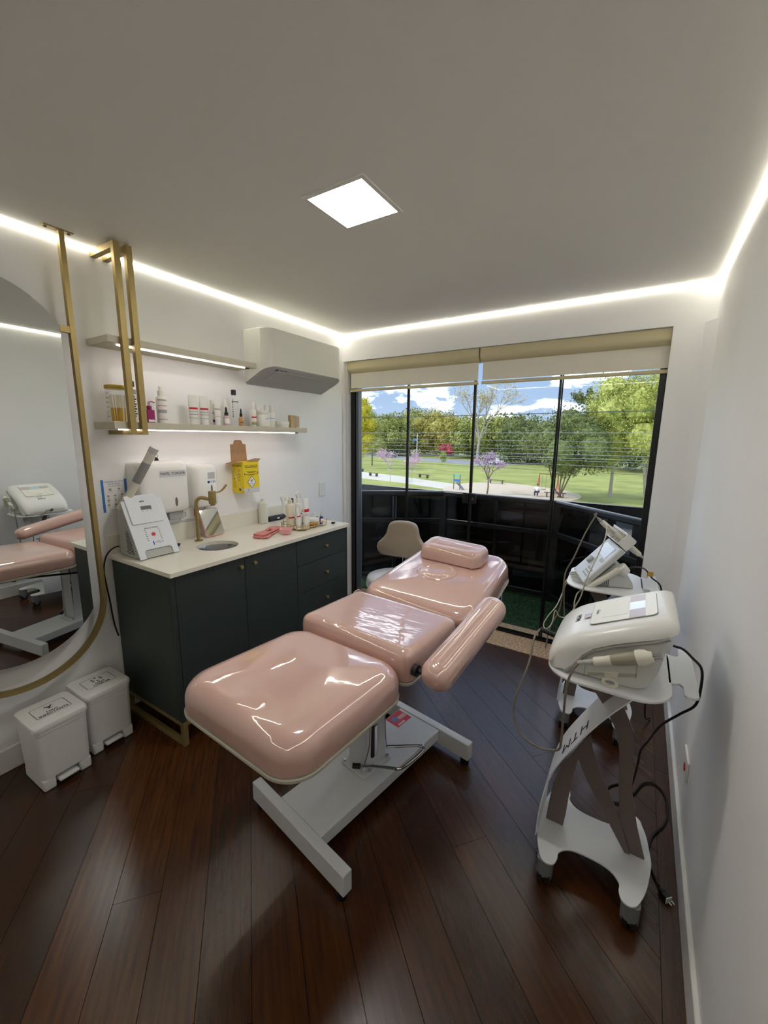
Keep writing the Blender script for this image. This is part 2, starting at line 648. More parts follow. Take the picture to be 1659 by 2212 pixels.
# ------------------------------------------------------------------ roller blinds under the beam
def blind(x0, x1, label):
    t = thing('roller_blind', label, 'blind', (x0, 3.03, 1.91), group='roller blinds over the glass door')
    L = x1 - x0
    prof = [(0.075, 0.165), (-0.01, 0.165), (-0.01, 0.25), (0.075, 0.25)]
    arc = [(0.045 - 0.055 * math.cos(R(a)), 0.20 - 0.045 * math.sin(R(a))) for a in range(0, 91, 15)]
    prof = [(-0.01, 0.250)] + arc + [(0.062, 0.155), (0.062, 0.250)]
    obj('fascia', MB().prism(prof, 0.0, L, 'yz'), 'blind_box', t, angle=50)
    f = MB()
    for a, b in ((0.03, 0.095), (0.095, 0.16), (0.16, 0.185)):
        f.box(0.008, L - 0.008, 0.030, 0.0325, a, b)
    obj('fabric', f, 'blind_fabric', t, smooth=False)
    obj('bottom_bar', MB().box(0.004, L - 0.004, 0.021, 0.041, 0.0, 0.022), 'blind_box', t, bevel=0.003)
    obj('end_cap', MB().prism(prof, -0.004, 0.0, 'yz'), 'blind_box', t, smooth=False)
    obj('end_cap', MB().prism(prof, L, L + 0.004, 'yz'), 'blind_box', t, smooth=False)
    return t
blind(0.036, 1.225, 'cream roller blind covering the top of the left half of glass door')
blind(1.243, 2.424, 'cream roller blind covering the top of the right half of glass door')

# ------------------------------------------------------------------ lamps of the room
def led(name, label, *b):
    o = obj(name, MB().box(*b), 'led_cove', smooth=False)
    return tag(o, label, 'light', 'light strips along the ceiling edge')
Z0, Z1 = H - 0.006, H - 0.0005
led('led_strip', 'warm white light strip between ceiling and wall above the shelves', 0.0005, 0.0065, YB + 0.02, 2.98, Z0, Z1)
led('led_strip', 'warm white light strip along the ceiling above the glass door', 0.0005, XR - 0.0005, 2.9935, 2.9995, Z0, Z1)
led('led_strip', 'warm white light strip along the ceiling above the right bare wall', XR - 0.0065, XR - 0.0005, YB + 0.02, 2.98, Z0, Z1)
led('led_strip', 'warm white light strip behind the camera seen only in reflections', 0.0005, XR - 0.0005, YB + 0.0005, YB + 0.0065, Z0, Z1)
cl = thing('ceiling_light', 'square recessed white panel light in the ceiling', 'light', (1.292, 1.40, H))
fr = MB()
for a in range(4):
    Mz = Matrix.Rotation(R(90 * a), 4, 'Z')
    fr.prism([(-0.137, -0.137), (0.137, -0.137), (0.121, -0.121), (-0.121, -0.121)], -0.006, -0.0005, M=Mz)
obj('frame', fr, 'white_trim', cl, smooth=False)
obj('diffuser', MB().box(-0.1205, 0.1205, -0.1205, 0.1205, -0.005, -0.0008), 'panel_light', cl, smooth=False)

# small fittings on the right wall
ot = thing('wall_outlet', 'white wall outlet with a red socket low on the right wall', 'outlet', (XR, 1.80, 0.25))
obj('plate', MB().box(-0.008, 0.0, -0.06, 0.06, 0.0, 0.08), 'white_plastic', ot, bevel=0.002)
obj('socket', MB().cyl((-0.011, -0.02, 0.035), (-0.008, -0.02, 0.035), 0.016, n=6), 'red_plastic', ot)

# ------------------------------------------------------------------ balcony
struct('floor_balcony', MB().box(-1.2, 3.6, 3.25, 4.16, -0.2, -0.03), 'turf', smooth=False)
tf = MB()
rg = random.Random(5)
for i in range(9000):
    x, y = rg.uniform(-0.3, 2.5), rg.uniform(3.27, 4.05)
    a = rg.uniform(0, 6.28)
    h = rg.uniform(0.012, 0.026)
    q = 0.003
    tf.add([(x - q * math.cos(a), y - q * math.sin(a), -0.03), (x + q * math.cos(a), y + q * math.sin(a), -0.03),
            (x + rg.uniform(-.01, .01), y + rg.uniform(-.01, .01), -0.03 + h)], [(0, 1, 2)])
tag(obj('artificial_grass', tf, 'turf', smooth=False, normals=False), 'dark green artificial grass covering the balcony floor', 'grass', kind='stuff')
rl = thing('balcony_railing', 'black angled balcony railing with smoked glass panels', 'railing', (0, 0, -0.03))
pts = [(-0.34, 3.46), (0.55, 4.05), (1.69, 4.05), (2.55, 3.27)]
for i in range(3):
    a, b = Vector((*pts[i], 0)), Vector((*pts[i + 1], 0))
    d = (b - a)
    L = d.length
    M = Matrix.Translation(a) @ Matrix.Rotation(math.atan2(d.y, d.x), 4, 'Z')
    obj('top_rail', MB().box(0, L, -0.035, 0.035, 0.93, 0.985, M), 'black_rail', rl, bevel=0.015, seg=3)
    obj('middle_rail', MB().box(0, L, -0.02, 0.02, 0.64, 0.69, M), 'black_rail', rl, bevel=0.006)
    obj('bottom_rail', MB().box(0, L, -0.02, 0.02, 0.03, 0.08, M), 'black_rail', rl, bevel=0.006)
    nsp = max(1, round(L / 0.55))
    for k in range(nsp):
        u0, u1 = L * k / nsp + 0.02, L * (k + 1) / nsp - 0.02
        obj('pane', MB().box(u0, u1, -0.004, 0.004, 0.69, 0.93, M), 'smoked', rl, smooth=False)
        obj('pane', MB().box(u0, u1, -0.004, 0.004, 0.08, 0.64, M), 'smoked', rl, smooth=False)
        if k:
            obj('mullion', MB().box(L * k / nsp - 0.012, L * k / nsp + 0.012, -0.012, 0.012, 0.08, 0.93, M), 'black_rail', rl, smooth=False)
for p in pts[:3]:
    obj('post', MB().box(p[0] - 0.035, p[0] + 0.035, p[1] - 0.035, p[1] + 0.035, 0.0, 0.965), 'black_rail', rl, bevel=0.004)
pw = MB().box(-2.5, 4.2, 4.165, 4.22, -0.6, 0.935)
struct('wall_balcony', pw, 'black_rail', smooth=False)
# ------------------------------------------------------------------ vanity cabinet
mat('green_laminate', (46, 54, 52), rough=0.5, var=0.03, vscale=30)
mat('dark_gap', (10, 12, 12), rough=0.8)
cb = thing('vanity_cabinet', 'dark green vanity cabinet with brass knobs and brass legs', 'cabinet', (0.0, 0.997, 0.0))
CY = 0.997
def wy(m, *b):
    return m.box(b[0], b[1], b[2] - CY, b[3] - CY, b[4], b[5])
m = MB()
wy(m, 0.016, 0.528, 0.997, 1.013, 0.13, 0.879)
wy(m, 0.016, 0.528, 2.311, 2.327, 0.13, 0.879)
wy(m, 0.016, 0.528, 1.013, 2.311, 0.13, 0.146)
wy(m, 0.016, 0.030, 1.013, 2.311, 0.146, 0.879)
wy(m, 0.500, 0.526, 1.013, 2.311, 0.84, 0.879)
obj('body', m, 'green_laminate', cb, smooth=False)
def front(name, y0, y1, z0, z1, ky, kz):
    g = 0.0015
    d = obj(name, wy(MB(), 0.529, 0.547, y0 + g, y1 - g, z0 + g, z1 - g), 'green_laminate', cb, bevel=0.001)
    k = MB().cyl((0.547, ky - CY, kz), (0.562, ky - CY, kz), 0.005, n=12).cyl((0.560, ky - CY, kz), (0.572, ky - CY, kz), 0.0105, n=20)
    obj('knob', k, 'brass', d, bevel=0.0015)
obj('corner_stile', wy(MB(), 0.529, 0.547, 0.997, 1.015, 0.13, 0.879), 'green_laminate', cb, bevel=0.001)
front('door', 1.016, 1.412, 0.13, 0.878, 1.376, 0.828)
front('door', 1.412, 1.808, 0.13, 0.878, 1.448 + 0.02, 0.829)
front('drawer', 1.808, 2.311, 0.704, 0.878, 2.08, 0.79)
front('drawer', 1.808, 2.311, 0.518, 0.704, 2.08, 0.606)
front('drawer', 1.808, 2.311, 0.332, 0.518, 2.08, 0.423)
front('drawer', 1.808, 2.311, 0.13, 0.332, 2.08, 0.235)
obj('corner_stile', wy(MB(), 0.529, 0.547, 2.312, 2.327, 0.13, 0.879), 'green_laminate', cb, bevel=0.001)
for y in (0.997, 2.302):
    q = 0.025
    m = wy(MB(), 0.522, 0.547, y, y + q, 0.0, 0.129)
    wy(m, 0.016, 0.041, y, y + q, 0.0, 0.129)
    wy(m, 0.041, 0.522, y, y + q, 0.0, 0.022)
    wy(m, 0.041, 0.522, y, y + q, 0.107, 0.129)
    obj('leg_frame', m, 'brass', cb, bevel=0.001)
m = wy(MB(), 0.522, 0.547, 1.022, 2.302, 0.104, 0.129)
wy(m, 0.016, 0.041, 1.022, 2.302, 0.104, 0.129)
obj('cross_rail', m, 'brass', cb, bevel=0.001)

# countertop with a round hole for the basin, and its upstand
SX, SY, SR = 0.312, 1.42, 0.112
ct = thing('countertop', 'cream stone countertop with low upstand over the green cabinet', 'countertop', (0.0, 0.987, 0.8795))
X0, X1, Y0, Y1 = 0.0, 0.566, 0.0, 1.348
sx, sy = SX, SY - 0.987
n = 48
hole = [(sx + SR * math.cos(2 * PI * i / n), sy + SR * math.sin(2 * PI * i / n)) for i in range(n)]
def proj_rect(i):
    c, s_ = math.cos(2 * PI * i / n), math.sin(2 * PI * i / n)
    k = 1e9
    if c > 1e-6: k = min(k, (X1 - sx) / c)
    if c < -1e-6: k = min(k, (X0 - sx) / c)
    if s_ > 1e-6: k = min(k, (0.3) / s_)
    if s_ < -1e-6: k = min(k, -0.3 / s_)
    return (sx + c * k, sy + s_ * k)
rect = [proj_rect(i) for i in range(n)]
tm = MB()
T = 0.0205
corn = [(X1, sy + .3), (X0, sy + .3), (X0, sy - .3), (X1, sy - .3)]
for i in range(n):
    j = (i + 1) % n
    a, b, c, d = hole[i], hole[j], rect[j], rect[i]
    quad = [a, b, c, d]
    if abs(c[0] - d[0]) > 1e-6 and abs(c[1] - d[1]) > 1e-6:
        k = min(corn, key=lambda q: abs(q[0] - c[0]) + abs(q[1] - c[1]) + abs(q[0] - d[0]) + abs(q[1] - d[1]))
        quad = [a, b, c, k, d]
    tm.add([(p[0], p[1], T) for p in quad], [tuple(range(len(quad)))])
    tm.add([(p[0], p[1], 0) for p in quad], [tuple(range(len(quad)))[::-1]])
    tm.add([(a[0], a[1], 0), (b[0], b[1], 0), (b[0], b[1], T), (a[0], a[1], T)], [(0, 1, 2, 3)])
tm.box(X0, X1, 0.0, sy - .3, 0, T).box(X0, X1, sy + .3, Y1, 0, T)
tm.box(X0, X1, sy - .3, sy - .2999, 0, T)
tm.add([(X1, sy - .3, 0), (X1, sy + .3, 0), (X1, sy + .3, T), (X1, sy - .3, T)], [(0, 1, 2, 3)])
obj('slab', tm, 'marble', ct, smooth=False, normals=False)
obj('upstand', MB().box(0.0005, 0.017, 0.0, Y1, T, T + 0.10), 'marble', ct, bevel=0.001)
bs = thing('sink_basin', 'round stainless steel basin set into the countertop', 'sink', (SX, SY, 0.78))
mat('steel', (150, 150, 152), rough=0.16, metal=1.0)
prof = [(0.02, 0.0), (0.06, 0.004), (0.095, 0.02), (0.108, 0.05), (0.110, 0.098), (0.1115, 0.1005), (0.1115, 0.098), (0.1105, 0.05), (0.097, 0.017), (0.06, 0.001), (0.02, -0.003)]
obj('bowl', MB().lathe(prof, n=48), 'steel', bs, angle=60)
obj('drain', MB().lathe([(0.022, 0.002), (0.020, 0.006), (0.008, 0.004), (0.0, 0.004)], n=24), 'chrome', bs)
tp = thing('tap', 'tall brass tap with side lever standing behind the round basin', 'tap', (0.128, 1.425, 0.90))
obj('base', MB().lathe([(0.024, 0), (0.024, 0.004), (0.013, 0.006)], n=24), 'brass', tp)
pth = smooth_pts([(0, 0, 0.004), (0, 0, 0.12), (0, 0, 0.215), (0.004, 0.004, 0.242), (0.022, 0.014, 0.258), (0.045, 0.027, 0.256), (0.075, 0.045, 0.248)], 5)
obj('spout', MB().tube(pth, 0.0105, 14), 'brass', tp, angle=60)
obj('head', MB().cyl((0.085, 0.05, 0.225), (0.085, 0.05, 0.298), 0.0215, n=24).cyl((0.085, 0.05, 0.214), (0.085, 0.05, 0.226), 0.014, n=20), 'brass', tp, bevel=0.002)
obj('lever', MB().tube(smooth_pts([(0.092, 0.068, 0.288), (0.10, 0.095, 0.294), (0.108, 0.115, 0.312), (0.115, 0.128, 0.332)], 4), [0.004, 0.004, 0.0042, 0.0045, 0.005, 0.0055, 0.006, 0.006, 0.0065, 0.0065, 0.0065, 0.006, 0.005], 10), 'brass', tp)

# ------------------------------------------------------------------ floor to ceiling hung mirror
mr = thing('wall_mirror', 'pill shaped mirror hung in a brass loop frame from the ceiling', 'mirror', (0.085, 0.58, 0.39))
YC = 0.58
def arcpts(c, r, a0, a1, n):
    return [(c[0] + r * math.cos(R(a0 + (a1 - a0) * i / n)), c[1] + r * math.sin(R(a0 + (a1 - a0) * i / n))) for i in range(n + 1)]
ang = math.degrees(math.acos(0.283 / 0.333))
top = arcpts((0, 1.807 - 0.39), 0.333, ang, 180 - ang, 24)
bot = arcpts((0, 0.843 - 0.39), 0.333, 180 + ang, 360 - ang, 24)
MG = Matrix.Translation((0, 0, 0.935)) @ Matrix.Rotation(R(0.72), 4, 'Z') @ Matrix.Rotation(R(0.55), 4, 'Y') @ Matrix.Translation((0, 0, -0.935))
obj('glass', MB().prism(top + bot, 0.0, 0.005, 'yz', M=MG), 'mirror', mr, smooth=False)
obj('backing', MB().prism([(p[0] * 0.99, p[1]) for p in top + bot], -0.006, -0.0005, 'yz', M=MG), 'dark_gap', mr, smooth=False)
fr = MB()
Ro, Ri = 0.340, 0.320
out = [(Ro, H - 0.39 - 0.004)] + arcpts((0, 0.335), Ro, 0, -180, 36) + [(-Ro, H - 0.39 - 0.004)]
inn = [(Ri, H - 0.39 - 0.004)] + arcpts((0, 0.335), Ri, 0, -180, 36) + [(-Ri, H - 0.39 - 0.004)]
vs = []
for x in (-0.014, 0.012):
    vs += [(x, p[0], p[1]) for p in out] + [(x, p[0], p[1]) for p in inn]
k = len(out)
fs = []
for i in range(k - 1):
    fs += [(i, i + 1, k + i + 1, k + i), (2 * k + i + 1, 2 * k + i, 3 * k + i, 3 * k + i + 1), (i + 1, i, 2 * k + i, 2 * k + i + 1), (k + i, k + i + 1, 3 * k + i + 1, 3 * k + i)]
fs += [(0, k, 3 * k, 2 * k), (k - 1, 2 * k - 1, 4 * k - 1, 3 * k - 1)]
fr.add(vs, fs)
obj('frame', fr, 'brass', mr, angle=30)
for s_ in (-1, 1):
    obj('bracket', MB().box(-0.012, 0.010, min(s_ * 0.283, s_ * 0.3195), max(s_ * 0.283, s_ * 0.3195), 1.57, 1.598), 'brass', mr, smooth=False)
    pl = obj('ceiling_plate', MB().box(-0.018, 0.016, s_ * 0.32 - 0.055, s_ * 0.32 + 0.055, H - 0.39 - 0.004, H - 0.39 - 0.0005), 'brass', mr, smooth=False)
    for q_ in (-0.042, 0.042):
        obj('screw', MB().cyl((0, s_ * 0.32 + q_, H - 0.398), (0, s_ * 0.32 + q_, H - 0.3942), 0.005, n=10), 'dark_plastic', pl)

# ------------------------------------------------------------------ shelves and brass hangers
mat('shelf_wood', (196, 190, 170), rough=0.55, var=0.06, vscale=14, stretch=(1, 0.15, 4))
def shelf(y0, y1, z0, z1, l0, l1, label):
    t = thing('wall_shelf', label, 'shelf', (0, y0, z0), group='wall shelves above the counter')
    obj('board', MB().box(0.0005, 0.195, 0, y1 - y0, 0, z1 - z0), 'shelf_wood', t, bevel=0.001)
    obj('light_strip', MB().box(0.152, 0.160, l0 - y0, l1 - y0, -0.005, -0.0003), 'led_shelf', t, smooth=False)
    obj('strip_end', MB().box(0.150, 0.162, l1 - y0, l1 - y0 + 0.03, -0.005, -0.0003), 'dark_plastic', t, smooth=False)
shelf(1.003, 1.862, 1.935, 1.966, 1.06, 1.80, 'upper pale wood wall shelf ending at the air conditioner')
shelf(0.995, 2.313, 1.543, 1.577, 1.03, 2.22, 'lower pale wood wall shelf loaded with bottles')
for i, y in enumerate((1.068, 1.122)):
    t = thing('brass_hanger', ('brass square tube hanger loop nearer the mirror around both shelves', 'brass square tube hanger loop farther from the mirror around both shelves')[i], 'hanger', (0, y, 1.517), group='brass shelf hangers')
    q = 0.0135
    obj('post', MB().box(0.1965, 0.2225, -q, q, 0, H - 1.517 - 0.012), 'brass', t, bevel=0.001)
    obj('top_arm', MB().box(0.0005, 0.196, -q, q, H - 1.517 - 0.04, H - 1.517 - 0.013), 'brass', t, bevel=0.001)
    obj('bottom_arm', MB().box(0.0005, 0.196, -q, q, 0.0, 0.0205), 'brass', t, bevel=0.001)

# ------------------------------------------------------------------ air conditioner
ac = thing('air_conditioner', 'white split air conditioner with rounded ends high on the left wall', 'air conditioner', (0.0, 1.93, 1.86))
mat('ac_white', (222, 222, 214), rough=0.45)
mat('ac_grey', (172, 170, 171), rough=0.5)
LY, DP, rr_ = 0.79, 0.225, 0.085
pl_ = [(0.001, 0.0)] + [(DP - rr_ + rr_ * math.cos(R(a)), rr_ + rr_ * math.sin(R(a))) for a in range(-90, 1, 9)] \
    + [(DP - rr_ + rr_ * math.cos(R(a)), LY - rr_ + rr_ * math.sin(R(a))) for a in range(0, 91, 9)] + [(0.001, LY)]
def zb(x): return 0.008 + 0.098 * (x / DP)
rings = [[(p[0], p[1], zb(p[0])) for p in pl_], [(p[0], p[1], 0.335) for p in pl_],
         [(max(0.001, p[0] - 0.006), 0.004 + p[1] * (LY - 0.008) / LY, 0.341) for p in pl_],
         [(max(0.001, p[0] - 0.02), 0.015 + p[1] * (LY - 0.03) / LY, 0.344) for p in pl_]]
obj('body', MB().rings(rings), 'ac_white', ac, angle=40)
def sc(p, k, kx):
    return (0.003 + (p[0] - 0.003) * kx, LY / 2 + (p[1] - LY / 2) * k)
p2 = [sc(p, 0.985, 0.985) for p in pl_]
und = obj('underside', MB().rings([[(p[0], p[1], zb(p[0]) - 0.0015) for p in p2], [(p[0], p[1], zb(p[0]) - 0.0095) for p in [sc(p, 0.96, 0.96) for p in pl_]]]), 'ac_grey', ac, angle=40)
fl_ = [(0.075, 0.10), (0.19, 0.10), (0.19, LY - 0.07), (0.075, LY - 0.07)]
obj('vane', MB().rings([[(p[0], p[1], zb(p[0]) - 0.0135) for p in fl_], [(p[0], p[1], zb(p[0]) - 0.0098) for p in fl_]]), 'ac_grey', und, smooth=False)
obj('vane_gap', MB().box(0.08, 0.165, 0.094, 0.097, 0.0, 0.001, Matrix.Translation((0, 0, zb(0.12) - 0.012)) @ Matrix.Rotation(-math.atan(0.098 / DP), 4, 'Y') @ Matrix.Translation((-0.02, 0, 0.045 * 0))), 'ink', und, smooth=False)
nrm = Vector((0.098 / DP, 0, -1)).normalized()
text('brand_lettering', 'Electrolux', 0.016, 'ink', und, basis((0.207, 0.155, zb(0.207) - 0.012), (0, 1, 0), nrm))
lg = MB()
lg.box(-0.011, 0.011, -0.011, -0.008, 0, 0.0006).box(-0.011, 0.011, 0.008, 0.011, 0, 0.0006).box(-0.011, -0.008, -0.008, 0.008, 0, 0.0006).box(0.008, 0.011, -0.008, 0.008, 0, 0.0006).cyl((0, 0, 0), (0, 0, 0.0006), 0.006, n=12)
o = obj('brand_mark', lg, 'ink', und, smooth=False)
o.data.transform(basis((0.205, 0.095, zb(0.205) - 0.012), (0, 1, 0), nrm))

# ------------------------------------------------------------------ pedal bins
mat('bin_white', (226, 226, 224), rough=0.5, bump=0.05, bscale=200)
def bin_(loc, rot, label, kind):
    t = thing('pedal_bin', label, 'bin', loc, rot, group='white pedal bins beside the cabinet')
    # local: x = depth (front at +x), y = width
    a, b = 0.105, 0.100
    prof = []
    # body walls with a pedal notch at the front
    def ring(k, z):
        return [(p[0] * k, p[1] * k, z) for p in rrect(a, b, 0.025, 6)]
    obj('body', MB().rings([ring(0.93, 0.055), ring(0.985, 0.268), ring(1.0, 0.27), ring(1.0, 0.29)]), 'bin_white', t)
    skirt = MB()
    def band(y0, y1):
        skirt.box(a * 0.62, a * 0.925, y0, y1, 0.0, 0.056)
    skirt.box(-a * 0.90, a * 0.62, -b * 0.92, b * 0.92, 0.0, 0.056)
    band(-b * 0.92, -0.045)
    band(0.045, b * 0.92)
    obj('foot_skirt', skirt, 'bin_white', t, bevel=0.008)
    obj('pedal', MB().box(a * 0.64, a * 1.03, -0.038, 0.038, 0.020, 0.034), 'bin_white', t, bevel=0.004)
    lid = obj('lid', MB().rings([ring(1.035, 0.289), ring(1.04, 0.302), ring(1.01, 0.310), ring(0.9, 0.3135), ring(0.5, 0.315), ring(0.1, 0.3153)]), 'bin_white', t, angle=50)
    z = 0.3155
    fr = MB()
    o1, i1 = rrect(0.049, 0.064, 0.009, 4), rrect(0.0468, 0.0618, 0.007, 4)
    nn = len(o1)
    fr.add([(p[0], p[1], z) for p in o1] + [(p[0], p[1], z) for p in i1], [(i, (i + 1) % nn, nn + (i + 1) % nn, nn + i) for i in range(nn)])
    obj('label_border', fr, 'ink', lid, smooth=False)
    lines = ('LIXO', 'INFECTANTE') if kind == 'bio' else ('LIXO', 'COMUM')
    for k, l in enumerate(lines):
        text('lettering', l, 0.0185, 'ink', lid, basis((0.018 + k * 0.018, 0, z), (0, 1, 0), (0, 0, 1)), ext=0.0002, bold=0.0004)
    sy = MB()
    C0 = (-0.018, 0.0)
    if kind == 'bio':
        for k in range(3):
            a0 = R(180 + 120 * k)
            c = (C0[0] + 0.010 * math.cos(a0), C0[1] + 0.010 * math.sin(a0))
            oo, ii = [], []
            for i in range(19):
                t_ = a0 + R(35 + 290 * i / 18)
                oo.append((c[0] + 0.0125 * math.cos(t_), c[1] + 0.0125 * math.sin(t_), z))
                wd = 0.0035 * math.sin(PI * i / 18) + 0.0006
                ii.append((c[0] + (0.0125 - wd) * math.cos(t_), c[1] + (0.0125 - wd) * math.sin(t_), z))
            sy.add(oo + ii, [(i, i + 1, 19 + i + 1, 19 + i) for i in range(18)])
        oo = [(C0[0] + 0.009 * math.cos(2 * PI * i / 24), C0[1] + 0.009 * math.sin(2 * PI * i / 24), z + 0.0001) for i in range(24)]
        ii = [(C0[0] + 0.0072 * math.cos(2 * PI * i / 24), C0[1] + 0.0072 * math.sin(2 * PI * i / 24), z + 0.0001) for i in range(24)]
        sy.add(oo + ii, [(i, (i + 1) % 24, 24 + (i + 1) % 24, 24 + i) for i in range(24)])
    else:
        for k in range(3):
            a0 = R(30 + 120 * k)
            for off in (-32, 32):
                t_ = a0 + R(off)
                cc = (C0[0] + 0.016 * math.cos(t_), C0[1] + 0.021 * math.sin(t_))
                sy.add([(cc[0] + dx, cc[1] + dy, z) for dx, dy in ((-.005, -.003), (0, -.0065), (.005, -.003), (.005, .004), (0, .006), (-.005, .003))], [(0, 1, 2, 3, 4, 5)])
    obj('symbol', sy, 'ink', lid, smooth=False)
    return t
bin_((0.197, 0.605, 0.0), R(1.5), 'white pedal bin labelled for infectious waste nearest the mirror', 'bio')
bin_((0.140, 0.820, 0.0), R(0.5), 'white pedal bin labelled for common waste against the cabinet', 'rec')
# ------------------------------------------------------------------ treatment chair
mat('pink_vinyl', (206, 168, 157), rough=0.35, spec=0.5, coat=1.0, coat_rough=0.012, coat_ior=1.9, bump=0.07, bscale=7.0)
mat('pink_vinyl_creased', (206, 168, 157), rough=0.35, spec=0.5, coat=1.0, coat_rough=0.012, coat_ior=1.9, bump=0.20, bscale=11.0, stretch=(0.6, 1.3, 1))
mat('trim_grey', (186, 182, 168), rough=0.4)
mat('white_metal', (216, 218, 220), rough=0.35)
mat('grey_metal', (120, 122, 126), rough=0.4, metal=0.6)
mat('sticker_red', (208, 40, 52), rough=0.4)
mat('sticker_blue', (60, 130, 190), rough=0.4)
mat('slot_dark', (60, 36, 24), rough=0.7)
ch = thing('treatment_chair', 'pink vinyl reclining treatment chair on a white steel base', 'treatment chair', (1.365, 0.93, 0.0))
MB_ = Matrix.Rotation(R(-10), 4, 'Z')
base = obj('base_plate', MB().box(-0.132, 0.114, 0.020, 0.762, 0.055, 0.108, MB_), 'white_metal', ch, bevel=0.003)
for y0, y1 in ((-0.020, 0.0195), (0.7625, 0.802)):
    cbar = obj('cross_bar', MB().box(-0.277, 0.277, y0, y1, 0.030, 0.112, MB_), 'white_metal', ch, bevel=0.003)
    for s_ in (-1, 1):
        obj('foot', MB().cyl(MB_ @ Vector((s_ * 0.25, (y0 + y1) / 2, 0.0)), MB_ @ Vector((s_ * 0.25, (y0 + y1) / 2, 0.0295)), 0.021, n=18), 'dark_plastic', cbar)
st = obj('sticker', MB().box(-0.128, -0.045, 0.64, 0.745, 0.1082, 0.1088, MB_), 'sticker_red', base, smooth=False)
tk = MB()
for i in range(4):
    tk.box(-0.060, -0.049, 0.655 + i * 0.012, 0.664 + i * 0.012, 0.1089, 0.1092, MB_)
for i in range(3):
    tk.box(-0.080 - 0.008 * i, -0.076 - 0.008 * i, 0.69, 0.74, 0.1089, 0.1091, MB_)
obj('sticker_print', tk, 'paper', base, smooth=False)
obj('sticker_symbol', MB().add([(MB_ @ Vector((-0.095 + 0.022 * math.cos(a) * (0.6 if i % 2 else 1), 0.672 + 0.022 * math.sin(a) * (0.6 if i % 2 else 1), 0.1090))) for i, a in enumerate([2 * PI * k / 12 for k in range(12)])], [tuple(range(12))]), 'sticker_blue', base, smooth=False)
# column cover with a slot
cm = MB()
cx0, cy0 = -0.016, 0.385
def slot_plate(w_, h0, h1, sw, s0, s1):
    pts_o = [(-w_, h0), (w_, h0), (w_ * 0.8, h1), (-w_ * 0.8, h1)]
    hole_ = [(sw * math.sin(a), s0 + sw + (-sw * math.cos(a))) for a in [R(x) for x in range(-90, 91, 15)]] + [(sw * 0.7 * math.cos(a), s1 - sw * 0.7 + sw * 0.7 * math.sin(a)) for a in [R(x) for x in range(0, 181, 15)]]
    return pts_o, hole_
po, ho = slot_plate(0.070, 0.118, 0.52, 0.024, 0.150, 0.44)
loop = po + [po[0]] + [ho[-1]] + ho[::-1][1:] + [ho[-1]]
obj('column_cover', MB().prism([(p[0] + cy0, p[1]) for p in loop], cx0 + 0.046, cx0 + 0.050, 'yz', M=MB_), 'white_metal', ch, smooth=False)
obj('column_side', MB().prism([(cx0 - 0.050, 0.118), (cx0 + 0.045, 0.118), (cx0 + 0.045, 0.52), (cx0 - 0.040, 0.52)], cy0 - 0.056, cy0 - 0.052, 'xz', M=MB_), 'white_metal', ch, smooth=False)
obj('column_side', MB().prism([(cy0 - 0.052, 0.118), (cy0 + 0.066, 0.118), (cy0 + 0.052, 0.52), (cy0 - 0.045, 0.52)], cx0 - 0.050, cx0 - 0.046, 'yz', M=MB_), 'white_metal', ch, smooth=False)
fl = obj('column_flange', MB().box(cx0 - 0.070, cx0 + 0.070, cy0 - 0.085, cy0 + 0.085, 0.109, 0.117, MB_), 'white_metal', ch, bevel=0.002)
for dx, dy in ((-0.06, -0.072), (0.06, -0.04), (0.06, 0.072), (-0.06, 0.072)):
    p = Vector((cx0 + dx, cy0 + dy, 0))
    obj('bolt', MB().cyl(MB_ @ (p + Vector((0, 0, 0.1175))), MB_ @ (p + Vector((0, 0, 0.126))), 0.008, n=6), 'chrome', fl)
obj('hydraulic_cylinder', MB().cyl(MB_ @ Vector((cx0, cy0 + 0.005, 0.118)), MB_ @ Vector((cx0, cy0 + 0.005, 0.33)), 0.034, n=24).cyl(MB_ @ Vector((cx0, cy0 + 0.005, 0.33)), MB_ @ Vector((cx0, cy0 + 0.005, 0.56)), 0.024, n=24), 'slot_dark', ch)
pd = smooth_pts([(0.020, 0.295, 0.160), (0.060, 0.332, 0.160), (0.128, 0.382, 0.160), (0.158, 0.402, 0.160), (0.168, 0.44, 0.160), (0.172, 0.53, 0.160), (0.164, 0.564, 0.160), (0.138, 0.560, 0.160), (0.036, 0.458, 0.160)], 6)
pdl = obj('foot_pedal', MB().tube([MB_ @ p for p in pd], 0.006, 10), 'chrome', ch)
obj('pedal_clamp', MB().cyl(MB_ @ Vector((0.004, 0.283, 0.160)), MB_ @ Vector((0.030, 0.304, 0.160)), 0.011, n=14), 'dark_plastic', pdl)
for p0_, p1_ in (((0.040, 0.318), 0.02), ((0.044, 0.452), -0.02)):
    cbl = smooth_pts([(p0_[0], p0_[1], 0.165), (p0_[0] + 0.010, p0_[1] + p1_, 0.26), (p0_[0] + 0.006, p0_[1] + p1_, 0.40), (p0_[0], p0_[1] + p1_ * 0.5, 0.53)], 5)
    obj('brake_cable', MB().tube([MB_ @ p for p in cbl], 0.0022, 6), 'grey_metal', ch)

